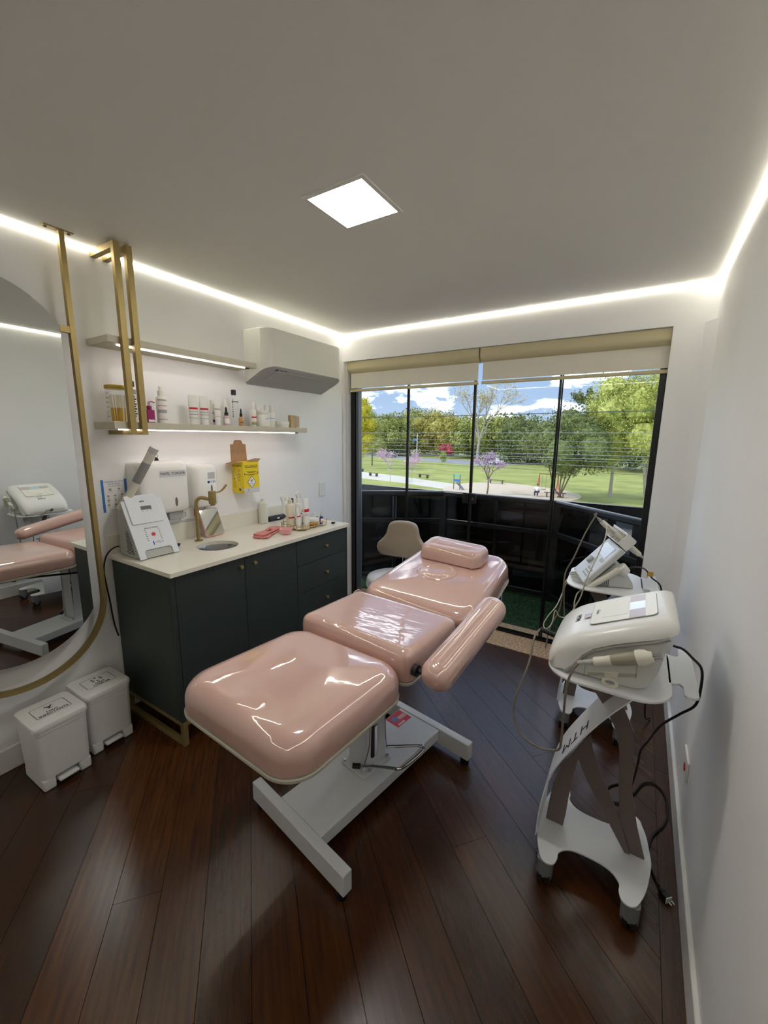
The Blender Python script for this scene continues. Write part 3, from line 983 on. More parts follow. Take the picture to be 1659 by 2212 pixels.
C1 = Vector((1.371 - 1.365, 1.505 - 0.93, 0))
MT = Matrix.Translation(C1) @ Matrix.Rotation(R(-4.5), 4, 'Z')
def wob(p, s=0.004, f=5.0):
    return mnoise.noise(Vector((p[0] * f, p[1] * f, p[2] * f))) * s
def pad(name, M, a, b, r, T, e, dome, warp=None, n=12, rim=0.016, rimmat='trim_grey', rimk=0.0, wobs=0.003, m='pink_vinyl'):
    L = cushion_rings(a, b, r, T, e, dome, 0.0, 0.12, warp, 8, 12, n)
    L = [[(p[0], p[1], p[2] + (wob(p, wobs) if p[2] > T * 0.8 else 0)) for p in q] for q in L]
    o = obj(name, MB().rings(L, M=M), m, ch, angle=80)
    rr = [[(p[0], p[1], z) for p in rrect(a + k, b + k, r + k, n)] for z, k in ((-rim, rimk - 0.003), (-rim * 0.75, rimk + 0.002), (-0.003, rimk + 0.003), (-0.0005, rimk))]
    if warp:
        rr = [[warp(*p) for p in q] for q in rr]
    rim_o = obj('pad_rim', MB().rings(rr, M=M), rimmat, o)
    return o
# leg rest
MF = MT @ Matrix.Translation((0.038, -0.556, 0.607)) @ Matrix.Rotation(R(1.0), 4, 'Z') @ Matrix.Rotation(R(-2.0), 4, 'X')
pad('leg_cushion', MF, 0.291, 0.285, 0.100, 0.106, 0.062, 0.008)
# seat
MS = MT @ Matrix.Translation((0.030, -0.068, 0.620))
def seatwarp(x, y, z):
    return (x, y, z + (0.012 * (y / 0.21) ** 2 if z > 0.08 else 0))
pad('seat_cushion', MS, 0.293, 0.203, 0.040, 0.114, 0.045, 0.003, seatwarp, m='pink_vinyl_creased')
# back rest, narrowing and rounded at the head
MK = MT @ Matrix.Translation((0.043, 0.178, 0.620)) @ Matrix.Rotation(R(11.0), 4, 'X')
def backwarp(x, y, z):
    t = min(1, max(0, (y + 0.336) / 0.672))
    k = 1.0 - 0.135 * t - 0.10 * max(0, (t - 0.72) / 0.28) ** 2
    return (x * k, y + 0.336, z)
pad('back_cushion', MK, 0.324, 0.336, 0.09, 0.115, 0.055, 0.005, backwarp)
# oval plug of the face hole
pg = [[(0.098 * k * math.cos(a) - 0.02, 0.315 + 0.080 * k * math.sin(a), z) for a in [2 * PI * i / 36 for i in range(36)]] for k, z in ((1.20, 0.1195), (1.10, 0.1275), (1.02, 0.1290), (0.96, 0.1235), (0.90, 0.1225), (0.80, 0.1265), (0.5, 0.1285), (0.2, 0.1290))]
obj('face_hole_plug', MB().rings(pg, cap0=False, M=MK), 'pink_vinyl', ch, angle=80)
# head pillow
MP = MK @ Matrix.Translation((-0.014, 0.505, 0.121)) @ Matrix.Rotation(R(-2), 4, 'Z')
def pilwarp(x, y, z):
    t = z / 0.085
    return (x * (1 - 0.05 * t), y * (1 - 0.18 * t) + 0.012 * t, z - 0.012 * (1 - (x / 0.2) ** 2) * max(0, t - 0.5) * (1 if abs(y) < 0.05 else 0.4))
L = cushion_rings(0.196, 0.092, 0.055, 0.085, 0.034, 0.004, 0.0, 0.5, None, 8, 10, 10)
L = [[pilwarp(*p) for p in q] for q in L]
L = [[(p[0], p[1], p[2] + (wob(p, 0.006, 16) if p[2] > 0.07 else 0)) for p in q] for q in L]
tag(obj('head_pillow', MB().rings(L, M=MP), 'pink_vinyl_creased', ch, angle=80), 'pink vinyl pillow')
# arm rest on the window side
ax0, ax1 = Vector((1.796, 1.105, 0.712)), Vector((1.848, 1.690, 0.800))
d = ax1 - ax0
MA = Matrix.Translation((ax0 + ax1) / 2 - Vector((1.365, 0.93, 0))) @ Matrix.Rotation(-math.atan2(d.x, d.y), 4, 'Z') @ Matrix.Rotation(math.atan2(d.z, d.y), 4, 'X') @ Matrix.Rotation(R(12), 4, 'Y') @ Matrix.Translation((0, 0, -0.035))
L = cushion_rings(0.056, d.length / 2 - 0.02, 0.05, 0.088, 0.04, 0.004, 0.0, 0.8, lambda x, y, z: (x, y, z + 0.02 * max(0, (y / 0.3)) ** 2), 8, 8, 10)
arm = obj('arm_rest', MB().rings(L, M=MA), 'pink_vinyl', ch, angle=80)
hp = MT @ Vector((0.324, -0.235, 0.668))
obj('arm_pivot', MB().cyl(hp, hp + Vector((0.018, -0.0015, 0)), 0.022, n=24).cyl(hp + Vector((0.018, 0, 0)), hp + Vector((0.040, -0.003, 0)), 0.009, n=14), 'dark_plastic', arm)
hq = MT @ Vector((0.365, 0.20, 0.70))
obj('arm_link', MB().cyl(hq, hq + Vector((0.048, -0.003, 0.02)), 0.008, n=12), 'grey_metal', arm)
# hinge plates and sub frame
for s_ in (-1, 1):
    pl_ = [(0.255 * 0 + 0.13 + 0.055 * math.cos(a), 0.665 + 0.05 * math.sin(a)) for a in [2 * PI * i / 24 for i in range(24)]]
    x_ = 0.04 + s_ * 0.328
    obj('hinge_plate', MB().add([MT @ Vector((x_, p[0] + 0.03, p[1])) for p in pl_] + [MT @ Vector((x_ + 0.005, p[0] + 0.03, p[1])) for p in pl_],
        [tuple(range(24)), tuple(range(24, 48))] + [(i, (i + 1) % 24, 24 + (i + 1) % 24, 24 + i) for i in range(24)]), 'trim_grey', ch, smooth=False)
sf = MB().box(-0.16, -0.125, -0.24, 0.12, 0.56, 0.602, MT).box(0.185, 0.22, -0.24, 0.12, 0.56, 0.602, MT).box(-0.125, 0.185, -0.23, -0.12, 0.56, 0.602, MT).box(-0.125, 0.185, 0.0, 0.06, 0.56, 0.602, MT)
obj('sub_frame', sf, 'white_metal', ch, bevel=0.002)
for s_ in (-1, 1):
    obj('leg_bracket', MB().box(s_ * 0.15 - 0.012, s_ * 0.15 + 0.012, -0.16, 0.16, -0.045, -0.017, MF), 'white_metal', ch, bevel=0.002)
    obj('back_bracket', MB().box(s_ * 0.17 - 0.012, s_ * 0.17 + 0.012, 0.02, 0.52, -0.045, -0.017, MK), 'white_metal', ch, bevel=0.002)
obj('gas_spring', MB().cyl(MF @ Vector((-0.12, -0.05, -0.05)), MT @ Vector((-0.12, -0.18, 0.49)), 0.007, n=10).cyl(MF @ Vector((-0.12, -0.10, -0.035)), MF @ Vector((-0.12, -0.03, -0.055)), 0.018, n=12), 'dark_plastic', ch)
hb = MK @ Vector((0.20, 0.56, -0.02))
obj('towel_bar', MB().tube(smooth_pts([MK @ Vector((0.23, 0.60, -0.02)), MK @ Vector((0.235, 0.60, -0.06)), (MK @ Vector((0.235, 0.60, -0.02))) + Vector((0, 0, -0.16)), (MK @ Vector((0.235, 0.60, -0.02))) + Vector((-0.03, 0, -0.165))], 4), 0.003, 8), 'chrome', ch)

# ------------------------------------------------------------------ stool behind the chair
mat('beige_vinyl', (158, 145, 128), rough=0.35, coat=0.4)
mat('white_vinyl', (225, 225, 228), rough=0.3, coat=0.4)
sl = thing('stool', 'white swivel stool with beige shaped backrest behind the pink chair', 'stool', (0.83, 2.52, 0.0), R(8))
obj('seat', MB().lathe([(0.05, 0.44), (0.185, 0.44), (0.197, 0.452), (0.20, 0.475), (0.192, 0.497), (0.165, 0.508), (0.08, 0.512), (0.0, 0.513)], n=40), 'white_vinyl', sl, angle=60)
obj('seat_ring', MB().lathe([(0.19, 0.43), (0.201, 0.432), (0.203, 0.452), (0.196, 0.455)], n=40), 'chrome', sl)
obj('gas_lift', MB().cyl((0, 0, 0.09), (0, 0, 0.25), 0.026, n=18).cyl((0, 0, 0.25), (0, 0, 0.43), 0.014, n=18), 'chrome', sl)
for i in range(5):
    a = R(72 * i + 18)
    lg_ = obj('leg', MB().tube([(0.02 * math.cos(a), 0.02 * math.sin(a), 0.10), (0.25 * math.cos(a), 0.25 * math.sin(a), 0.065)], [0.02, 0.013], 10), 'chrome', sl)
    obj('caster', MB().cyl((0.25 * math.cos(a) - 0.012, 0.25 * math.sin(a), 0.027), (0.25 * math.cos(a) + 0.012, 0.25 * math.sin(a), 0.027), 0.027, n=18), 'dark_plastic', lg_)
o_ = [(-0.165, 0.60), (-0.195, 0.625), (-0.208, 0.665), (-0.195, 0.705), (-0.165, 0.735), (-0.138, 0.775), (-0.125, 0.825), (-0.105, 0.862), (-0.06, 0.878), (0.0, 0.882)]
full = o_ + [(-p[0], p[1]) for p in o_[::-1][1:]] + [(0.09, 0.592), (0.0, 0.590), (-0.09, 0.592)]
full = [(p.x, p.y) for p in smooth_pts([(p[0], p[1], 0) for p in full], 4, True)]
def insp(k, y):
    return [(p[0] * k, y + 0.10 * (p[0] / 0.2) ** 2 * -0.35, 0.735 + (p[1] - 0.735) * k) for p in full]
obj('backrest', MB().rings([insp(0.86, 0.175), insp(0.95, 0.178), insp(1.0, 0.19), insp(1.0, 0.205), insp(0.96, 0.218), insp(0.8, 0.224)]), 'beige_vinyl', sl, angle=80)
obj('back_bracket', MB().tube(smooth_pts([(0, 0.05, 0.425), (0, 0.20, 0.425), (0, 0.245, 0.47), (0, 0.245, 0.66)], 4), 0.011, 10).box(-0.03, 0.03, 0.226, 0.24, 0.64, 0.72), 'dark_plastic', sl)
for s_ in (-1, 1):
    obj('back_chain', MB().cyl((s_ * 0.014, 0.236, 0.45), (s_ * 0.014, 0.222, 0.60), 0.0035, n=8), 'chrome', sl)

# ------------------------------------------------------------------ two trolleys
mat('trolley_white', (226, 228, 230), rough=0.3)
mat('caster_grey', (116, 120, 124), rough=0.45)
mat('trolley_brown', (112, 98, 92), rough=0.45)
CXT, CYT = 2.302, 1.467
TL = thing('equipment_trolley', 'white trolley with curved legs nearest the camera by the right wall', 'trolley', (CXT, CYT, 0.0), group='curved leg trolleys')
half = [(0.182, 0.0), (0.176, 0.055), (0.168, 0.105), (0.154, 0.150), (0.140, 0.178), (0.120, 0.187), (0.100, 0.178), (0.092, 0.150), (0.092, 0.128), (0.072, 0.102), (0.040, 0.090), (0.0, 0.088)]
q1 = half
q2 = [(-x, y) for x, y in half[::-1][1:]]
up_ = q1 + q2
dn = [(x, -y) for x, y in up_[::-1][1:-1]]
outl = [(p.x, p.y) for p in smooth_pts([(x, y, 0) for x, y in up_ + dn], 3, True)]
bp_ = obj('base_plate', MB().prism(outl, 0.093, 0.100), 'trolley_white', TL, bevel=0.0015)
for sx_ in (-1, 1):
    for sy_ in (-1, 1):
        c = (sx_ * 0.128, sy_ * 0.158)
        cs = obj('caster', MB().rings([[(c[0] + p[0], c[1] + p[1], z) for p in rrect(0.026, 0.025, 0.016, 5)] for z in (0.030, 0.0925)]), 'caster_grey', TL)
        obj('hub', MB().cyl((c[0] - 0.0225, c[1], 0.024), (c[0] + 0.0225, c[1], 0.024), 0.013, n=16), 'caster_grey', cs)
        obj('wheel', MB().cyl((c[0] - 0.021, c[1], 0.027), (c[0] - 0.005, c[1], 0.027), 0.027, n=20).cyl((c[0] + 0.005, c[1], 0.027), (c[0] + 0.021, c[1], 0.027), 0.027, n=20), 'dark_plastic', cs)
def loc_(l): return [(x - CXT, z) for x, z in l]
# broad white front panel that leans back towards the wall
crv = loc_([(2.128, 0.100), (2.130, 0.17), (2.137, 0.25), (2.150, 0.33), (2.175, 0.41), (2.208, 0.48), (2.245, 0.55), (2.285, 0.62), (2.325, 0.68), (2.362, 0.73), (2.40, 0.785)])
crv = [(p.x, p.y) for p in smooth_pts([(x, z, 0) for x, z in crv], 3)]
pn = obj('front_panel', MB().sheet(crv, 0.004, -0.105, 0.085), 'trolley_white', TL, angle=60)
for k, (ch_, f0) in enumerate((('H', 0.63), ('T', 0.55), ('M', 0.47))):
    i = int(f0 * (len(crv) - 1))
    p, q_ = Vector(crv[i]), Vector(crv[i + 1])
    dv = (q_ - p).normalized()
    nv = Vector((-dv.y, dv.x))
    c = p + nv * 0.0026
    text('lettering', ch_, 0.070, 'ink', pn, basis((c.x, -0.045, c.y), (-dv.x, 0, -dv.y), (nv.x, 0, nv.y)), ext=0.0003)
Y_ = 1.458 - CYT
def plate(name, left, right):
    poly = loc_(left) + loc_(right)[::-1]
    return obj(name, MB().prism(poly, Y_ - 0.003, Y_ + 0.003, 'xz'), 'trolley_brown', TL, smooth=False)
plate('strut', [(2.146, 0.100), (2.151, 0.175), (2.160, 0.263), (2.190, 0.36), (2.232, 0.455), (2.262, 0.505)],
      [(2.206, 0.100), (2.211, 0.152), (2.215, 0.232), (2.222, 0.323), (2.232, 0.395), (2.262, 0.47)])
Y_ = 1.466 - CYT
plate('strut', [(2.232, 0.392), (2.264, 0.323), (2.312, 0.248), (2.352, 0.182), (2.404, 0.100)],
      [(2.262, 0.500), (2.273, 0.452), (2.310, 0.357), (2.349, 0.284), (2.380, 0.215), (2.42, 0.100)])
Y_ = 1.474 - CYT
plate('strut', [(2.404, 0.100), (2.378, 0.222), (2.361, 0.352), (2.352, 0.47), (2.338, 0.54), (2.300, 0.61), (2.262, 0.66), (2.225, 0.72), (2.19, 0.787)],
      [(2.464, 0.100), (2.430, 0.215), (2.403, 0.338), (2.394, 0.47), (2.386, 0.56), (2.352, 0.63), (2.312, 0.70), (2.288, 0.74), (2.255, 0.787)])
# tray with rounded outline and a T handle towards the wall
tro = rrect(0.170, 0.205, 0.10, 10)
trp = [(x, y) for x, y in tro]
trm = MB().prism([(x - 0.012, y + 0.002) for x, y in trp], 0.789, 0.797)
trm.prism([(0.150, -0.055), (0.178, -0.040), (0.186, -0.052), (0.186, -0.098), (0.192, -0.106), (0.212, -0.106), (0.222, -0.096), (0.224, 0.0), (0.222, 0.20), (0.212, 0.212), (0.192, 0.212), (0.186, 0.20), (0.186, 0.155), (0.178, 0.142), (0.150, 0.15)], 0.789, 0.797)
obj('tray', trm, 'trolley_white', TL, bevel=0.0015)
T2 = dup(TL, (2.226, 2.343, 0.0), R(2), 'white trolley with curved legs standing next to the glass door')

# ------------------------------------------------------------------ machine on the near trolley
mat('shell_white', (232, 232, 229), rough=0.32, coat=0.2)
mat('shell_lower', (208, 208, 204), rough=0.4)
mat('membrane', (236, 234, 222), rough=0.3)
mat('mauve', (196, 186, 194), rough=0.3)
mat('screen_pale', (196, 214, 236), rough=0.12)
mat('label_blue', (96, 90, 170), rough=0.5)
DV = thing('aesthetic_machine', 'rounded white beauty machine with slanted panel on the near trolley', 'machine', (2.30, 1.462, 0.797))
def dl(l): return [(x - 2.30, z - 0.797) for x, z in l]
# lower body: side profile swept across, with rounded corners
def body(profile, ys, name, m, par, ang=50):
    prof = [(p.x, p.y) for p in smooth_pts([(x, z, 0) for x, z in profile], 4, True)]
    cxm = sum(p[0] for p in prof) / len(prof)
    czm = sum(p[1] for p in prof) / len(prof)
    rings = [[(cxm + (p[0] - cxm) * k, y, czm + (p[1] - czm) * k) for p in prof] for y, k in ys]
    return obj(name, MB().rings(rings), m, par, angle=ang)
lowp = dl([(2.165, 0.799), (2.20, 0.7985), (2.29, 0.798), (2.36, 0.798), (2.395, 0.815), (2.415, 0.86), (2.428, 0.93), (2.432, 0.985), (2.40, 0.985), (2.34, 0.955), (2.26, 0.92), (2.20, 0.87), (2.165, 0.83)])
lb = body(lowp, [(-0.150, 0.86), (-0.149, 0.95), (-0.143, 0.99), (-0.13, 1.0), (0.13, 1.0), (0.143, 0.99), (0.149, 0.95), (0.15, 0.86)], 'lower_body', 'shell_lower', DV)
# upper shell built from cross sections along x so that the top edges are well rounded
secs = []
# x, bottom z, top z, half width
for x, zb_, zt, hw in ((2.122, 0.830, 0.834, 0.118), (2.124, 0.808, 0.850, 0.138), (2.132, 0.800, 0.868, 0.150), (2.150, 0.800, 0.890, 0.158), (2.180, 0.806, 0.914, 0.164), (2.200, 0.830, 0.926, 0.166), (2.220, 0.868, 0.936, 0.167), (2.250, 0.898, 0.951, 0.168),
                       (2.300, 0.926, 0.975, 0.168), (2.350, 0.948, 0.998, 0.168), (2.400, 0.968, 1.020, 0.166), (2.425, 0.980, 1.028, 0.163), (2.442, 0.990, 1.026, 0.157), (2.450, 0.998, 1.016, 0.148), (2.451, 1.003, 1.009, 0.140)):
    r_ = min(0.042, (zt - zb_) * 0.9)
    pts_ = []
    X_ = x - 2.30
    zb2, zt2 = zb_ - 0.797, zt - 0.797
    pts_.append((X_, -hw + 0.02, zb2))
    pts_.append((X_, -hw, zb2 + min(0.004, r_ * 0.1)))
    for i in range(8):
        a = R(180 - 90 * i / 7)
        pts_.append((X_, -hw + r_ + r_ * math.cos(a), zt2 - r_ + r_ * math.sin(a)))
    for i in range(5):
        t = (i + 1) / 6
        pts_.append((X_, (-hw + r_) + t * 2 * (hw - r_), zt2 + 0.004 * math.sin(PI * t)))
    for i in range(8):
        a = R(90 - 90 * i / 7)
        pts_.append((X_, hw - r_ + r_ * math.cos(a), zt2 - r_ + r_ * math.sin(a)))
    pts_.append((X_, hw, zb2 + min(0.004, r_ * 0.1)))
    pts_.append((X_, hw - 0.02, zb2))
    secs.append(pts_)
sh = obj('upper_shell', MB().rings(secs), 'shell_white', DV, angle=60)
gp = [(x - 2.30, z - 0.797) for x, z in ((2.178, 0.803), (2.20, 0.828), (2.222, 0.866), (2.25, 0.894), (2.30, 0.922), (2.35, 0.944), (2.40, 0.964), (2.43, 0.982))]
mat('seam_grey', (150, 150, 146), rough=0.5)
obj('seam', MB().tube([(x, -0.163, z) for x, z in gp], 0.006, 8), 'seam_grey', sh)
# control panel on the slanted top
a0, a1 = Vector((2.205, 0, 0.932)), Vector((2.425, 0, 1.032))
dv = (a1 - a0).normalized()
nv = Vector((-dv.z, 0, dv.x))
def pnl(name, u0, u1, v0, v1, lift, m, par, th=0.0012, r=0.004):
    o0 = a0 - Vector((2.30, 0, 0.797)) + nv * lift
    M = Matrix((dv, Vector((0, 1, 0)), nv)).transposed().to_4x4()
    M = Matrix.Translation(o0) @ M
    pts = rrect((u1 - u0) / 2, (v1 - v0) / 2, r, 4, (u0 + u1) / 2, (v0 + v1) / 2)
    return obj(name, MB().prism(pts, 0, th, M=M), m, par, smooth=False)
LF = 0.0035
pnl('panel_border', 0.026, 0.216, -0.102, 0.102, LF - 0.001, 'seam_grey', sh, r=0.016)
mp_ = pnl('control_panel', 0.0275, 0.2145, -0.1005, 0.1005, LF, 'membrane', sh, r=0.015)
pnl('panel_field', 0.062, 0.135, -0.06, 0.07, LF + 0.0012, 'membrane', sh, 0.0006)
pnl('panel_band', 0.140, 0.184, -0.100, -0.034, LF + 0.0012, 'mauve', sh, 0.0006, 0.001)
pnl('panel_band', 0.140, 0.184, 0.038, 0.100, LF + 0.0012, 'mauve', sh, 0.0006, 0.001)
pnl('screen', 0.140, 0.184, -0.033, 0.037, LF + 0.0012, 'screen_pale', sh, 0.0008, 0.001)
pnl('serial_label', 0.003, 0.024, -0.036, -0.006, LF + 0.0006, 'mauve', sh, 0.0005, 0.001)
pnl('label_edge', 0.003, 0.024, -0.006, -0.003, LF + 0.0006, 'label_blue', sh, 0.0006, 0.0005)
oo = a0 - Vector((2.30, 0, 0.797))
text('lettering', 'HTM', 0.026, 'ink', sh, basis(oo + dv * -0.020 + nv * (LF + 0.001) + Vector((0, -0.012, 0)) - nv * 0.0055, (0, -1, 0), nv - dv * 0.25), ext=0.0006)
text('lettering', 'Genius', 0.014, 'seam_grey', sh, basis(oo + dv * 0.045 + nv * (LF + 0.0018) + Vector((0, 0.0, 0)), (0, -1, 0), nv), ext=0.0003)
# front socket and plug
obj('front_recess', MB().box(-0.180, -0.172, -0.02, 0.125, 0.012, 0.042), 'shell_lower', sh, bevel=0.003)
# acrylic holder on the near side and the handpiece resting in it
thin_glass('acrylic', (238, 240, 232), rough=0.05)
hd = thing('handpiece_holder', 'clear acrylic holder on the side of the near beauty machine', 'holder', (2.30, 1.298, 0.815))
hpv = [(-0.06, 0.028), (0.075, 0.068), (0.078, 0.078), (-0.06, 0.038)]
obj('bar', MB().prism([(-0.058, 0.012), (0.064, 0.048), (0.064, 0.058), (-0.058, 0.022)], -0.034, -0.031, 'xz'), 'acrylic', hd, smooth=False)
obj('arm', MB().box(-0.066, -0.063, -0.050, -0.001, 0.018, 0.056), 'acrylic', hd, smooth=False)
obj('arm', MB().box(0.060, 0.063, -0.050, -0.001, 0.052, 0.092), 'acrylic', hd, smooth=False)
hk = [(0.022 * math.cos(R(a)), 0.016 * math.sin(R(a))) for a in range(300, -61, -20)] 
hk2 = [(0.0125 * math.cos(R(a)), 0.009 * math.sin(R(a))) for a in range(-60, 301, 20)]
obj('hook', MB().prism([(x + 0.002, z + 0.010) for x, z in hk + hk2], -0.034, -0.031, 'xz'), 'cream_plastic', hd, smooth=False)
obj('hook_neck', MB().prism([(-0.012, 0.025), (0.018, 0.032), (0.022, 0.05), (-0.016, 0.04)], -0.034, -0.031, 'xz'), 'cream_plastic', hd, smooth=False)
HPc = thing('handpiece', 'cream handpiece with grey grip and metal prongs in the clear holder', 'handpiece', (2.255, 1.266, 0.876))
hv = Vector((0.148, 0.0, 0.062)).normalized()
MH = Vector((0, 0, 1)).rotation_difference(hv).to_matrix().to_4x4()
obj('tail', MB().lathe([(0.005, -0.045), (0.0055, -0.04), (0.007, -0.035), (0.0055, -0.03), (0.0075, -0.025), (0.006, -0.02), (0.008, -0.015), (0.0065, -0.01), (0.008, -0.005), (0.007, 0.0)], n=16, M=MH), 'grey_plastic', HPc)
obj('rear', MB().lathe([(0.010, 0.0), (0.013, 0.004), (0.0125, 0.03), (0.0145, 0.048)], n=20, M=MH), 'cream_plastic', HPc)
mat('taupe', (150, 146, 128), rough=0.4)
obj('grip', MB().lathe([(0.0146, 0.0485), (0.0175, 0.07), (0.0185, 0.095), (0.0185, 0.112)], n=20, M=MH), 'taupe', HPc)
obj('collar', MB().lathe([(0.0215, 0.1125), (0.0225, 0.125), (0.0205, 0.137), (0.016, 0.143), (0.014, 0.152), (0.0, 0.153)], n=24, M=MH), 'cream_plastic', HPc)
for k in range(3):
    a = 2 * PI * k / 3
    obj('prong', MB().lathe([(0.0026, 0.153), (0.0026, 0.170), (0.0018, 0.174), (0.0, 0.1745)], c=(0.008 * math.cos(a), 0.008 * math.sin(a), 0), n=10, M=MH), 'chrome', HPc)

# cords
mat('cord_grey', (118, 110, 98), rough=0.5)
mat('cord_cream', (190, 184, 166), rough=0.5)
def cord(name, label, pts, r, m, k=6, n=7, par=None):
    P = [Vector(p) for p in pts]
    b = Vector((P[0].x, P[0].y, min(p.z for p in P)))
    if par:
        Mi = (Matrix.Translation(par.location) @ Matrix.Rotation(par.rotation_euler.z, 4, 'Z')).inverted()
        o = obj(name, MB().tube([Mi @ p for p in smooth_pts(P, k)], r, n), m, par, angle=80)
        return tag(o, label)
    o = obj(name, MB().tube([p - b for p in smooth_pts(P, k)], r, n), m, loc=b, angle=80)
    return tag(o, label, 'cord')
cord('handpiece_cord', 'grey cord looping from the near handpiece down and back to the machine',
     [(2.216, 1.266, 0.858), (2.203, 1.262, 0.832), (2.191, 1.26, 0.774), (2.190, 1.265, 0.647), (2.190, 1.268, 0.582), (2.181, 1.27, 0.543), (2.121, 1.275, 0.524), (2.06, 1.29, 0.540), (2.036, 1.30, 0.585), (2.034, 1.31, 0.653), (2.052, 1.33, 0.728), (2.060, 1.36, 0.775), (2.058, 1.42, 0.83), (2.066, 1.47, 0.842)], 0.0036, 'cord_grey', par=HPc)
pl2 = cord('cord_plug', 'black ribbed plug entering the front of the near machine', [(2.067, 1.470, 0.842), (2.08, 1.475, 0.838), (2.10, 1.478, 0.832), (2.118, 1.48, 0.827)], 0.009, 'dark_plastic', 4, 12, par=HPc)
cord('power_cord', 'black power cord hanging from the near trolley handle and coiling on the floor',
     [(2.458, 1.50, 0.880), (2.484, 1.50, 0.876), (2.51, 1.505, 0.853), (2.538, 1.51, 0.820), (2.542, 1.50, 0.76), (2.535, 1.50, 0.70), (2.504, 1.52, 0.645), (2.464, 1.56, 0.561), (2.440, 1.62, 0.45), (2.425, 1.68, 0.36), (2.424, 1.72, 0.27), (2.420, 1.80, 0.12), (2.415, 1.88, 0.03), (2.38, 1.905, 0.006), (2.340, 1.86, 0.006), (2.336, 1.80, 0.006), (2.378, 1.79, 0.006), (2.43, 1.87, 0.007), (2.47, 1.965, 0.007),
      (2.515, 1.99, 0.006), (2.550, 1.94, 0.006), (2.555, 1.85, 0.006), (2.540, 1.775, 0.006), (2.50, 1.69, 0.006), (2.484, 1.59, 0.006), (2.498, 1.535, 0.006), (2.516, 1.49, 0.007)], 0.004, 'dark_plastic', par=DV)
pg_ = thing('mains_plug', 'black mains plug with metal prongs lying on the floor by the baseboard', 'plug', (2.528, 1.464, 0.012), R(-45))
obj('body', MB().cyl((-0.018, 0, 0), (0.0, 0, 0), 0.006, 0.011, n=14).box(0.0, 0.018, -0.011, 0.011, -0.0105, 0.010), 'dark_plastic', pg_, bevel=0.002)
obj('face', MB().box(0.0185, 0.021, -0.011, 0.011, -0.0105, 0.010), 'white_plastic', pg_, smooth=False)
for s_ in (-1, 1):
    obj('prong', MB().cyl((0.0215, s_ * 0.006, 0), (0.036, s_ * 0.006, 0), 0.0022, n=10), 'chrome', pg_)

# ------------------------------------------------------------------ device on the far trolley
D2 = thing('control_console', 'tilted grey control console with knob and screen on the far trolley', 'machine', (2.205, 2.318, 0.7972), R(18))
RD = Matrix.Rotation(R(18), 4, 'Z')
mat('console_grey', (206, 208, 206), rough=0.4)
mat('console_panel', (214, 220, 228), rough=0.35)
obj('stand', MB().prism([(-0.085, 0.0005), (0.118, 0.0005), (0.110, 0.03), (0.062, 0.108), (0.03, 0.12)], -0.095, 0.095, 'xz'), 'console_grey', D2, bevel=0.008)
sl_ = obj('stand_vents', MB(), 'ink', D2) if False else None
for k in range(6):
    obj('vent', MB().box(-0.045 + k * 0.009, -0.042 + k * 0.009, -0.0962, -0.0952, 0.004, 0.010 + k * 0.006), 'ink', D2, smooth=False)
pd0, pd1 = Vector((-0.108, 0, 0.010)), Vector((0.050, 0, 0.195))
du = (pd1 - pd0).normalized()
dn_ = Vector((-du.z, 0, du.x))
LP = (pd1 - pd0).length
MPN = Matrix.Translation(pd0) @ Matrix((du, Vector((0, 1, 0)), dn_)).transposed().to_4x4()
pnl2 = obj('panel', MB().box(0, LP, -0.115, 0.115, -0.012, 0.014, MPN), 'console_grey', D2, bevel=0.004)
obj('panel_face', MB().prism(rrect(LP / 2 - 0.008, 0.108, 0.006, 4, LP / 2, 0), 0.0142, 0.0155, M=MPN), 'console_panel', pnl2, smooth=False)
scr = obj('screen', MB().prism(rrect(0.034, 0.075, 0.004, 4, LP - 0.055, 0.005), 0.0157, 0.0175, M=MPN), 'screen_pale', pnl2, smooth=False)
obj('lcd', MB().box(LP - 0.115, LP - 0.095, -0.085, -0.035, 0.0157, 0.0168, MPN), 'grey_plastic', pnl2, smooth=False)
obj('knob', MB().cyl(MPN @ Vector((LP * 0.42, 0.035, 0.0156)), MPN @ Vector((LP * 0.42, 0.035, 0.036)), 0.020, 0.018, n=24), 'grey_plastic', pnl2, bevel=0.002)
for i in range(3):
    for j in range(4):
        obj('button', MB().cyl(MPN @ Vector((0.035 + 0.018 * i, -0.08 + 0.022 * j, 0.0156)), MPN @ Vector((0.035 + 0.018 * i, -0.08 + 0.022 * j, 0.018)), 0.005, n=10), 'grey_plastic', pnl2)
# plugs along the lower edge
for j in range(6):
    y = -0.075 + 0.03 * j
    p = MPN @ Vector((0.0, y, 0.002))
    obj('connector', MB().tube([p, p + Vector((-0.02, 0, -0.002)), p + Vector((-0.04, (0.02 - y) * 0.3, -0.003))], [0.006, 0.006, 0.003], 8), 'grey_plastic', D2)
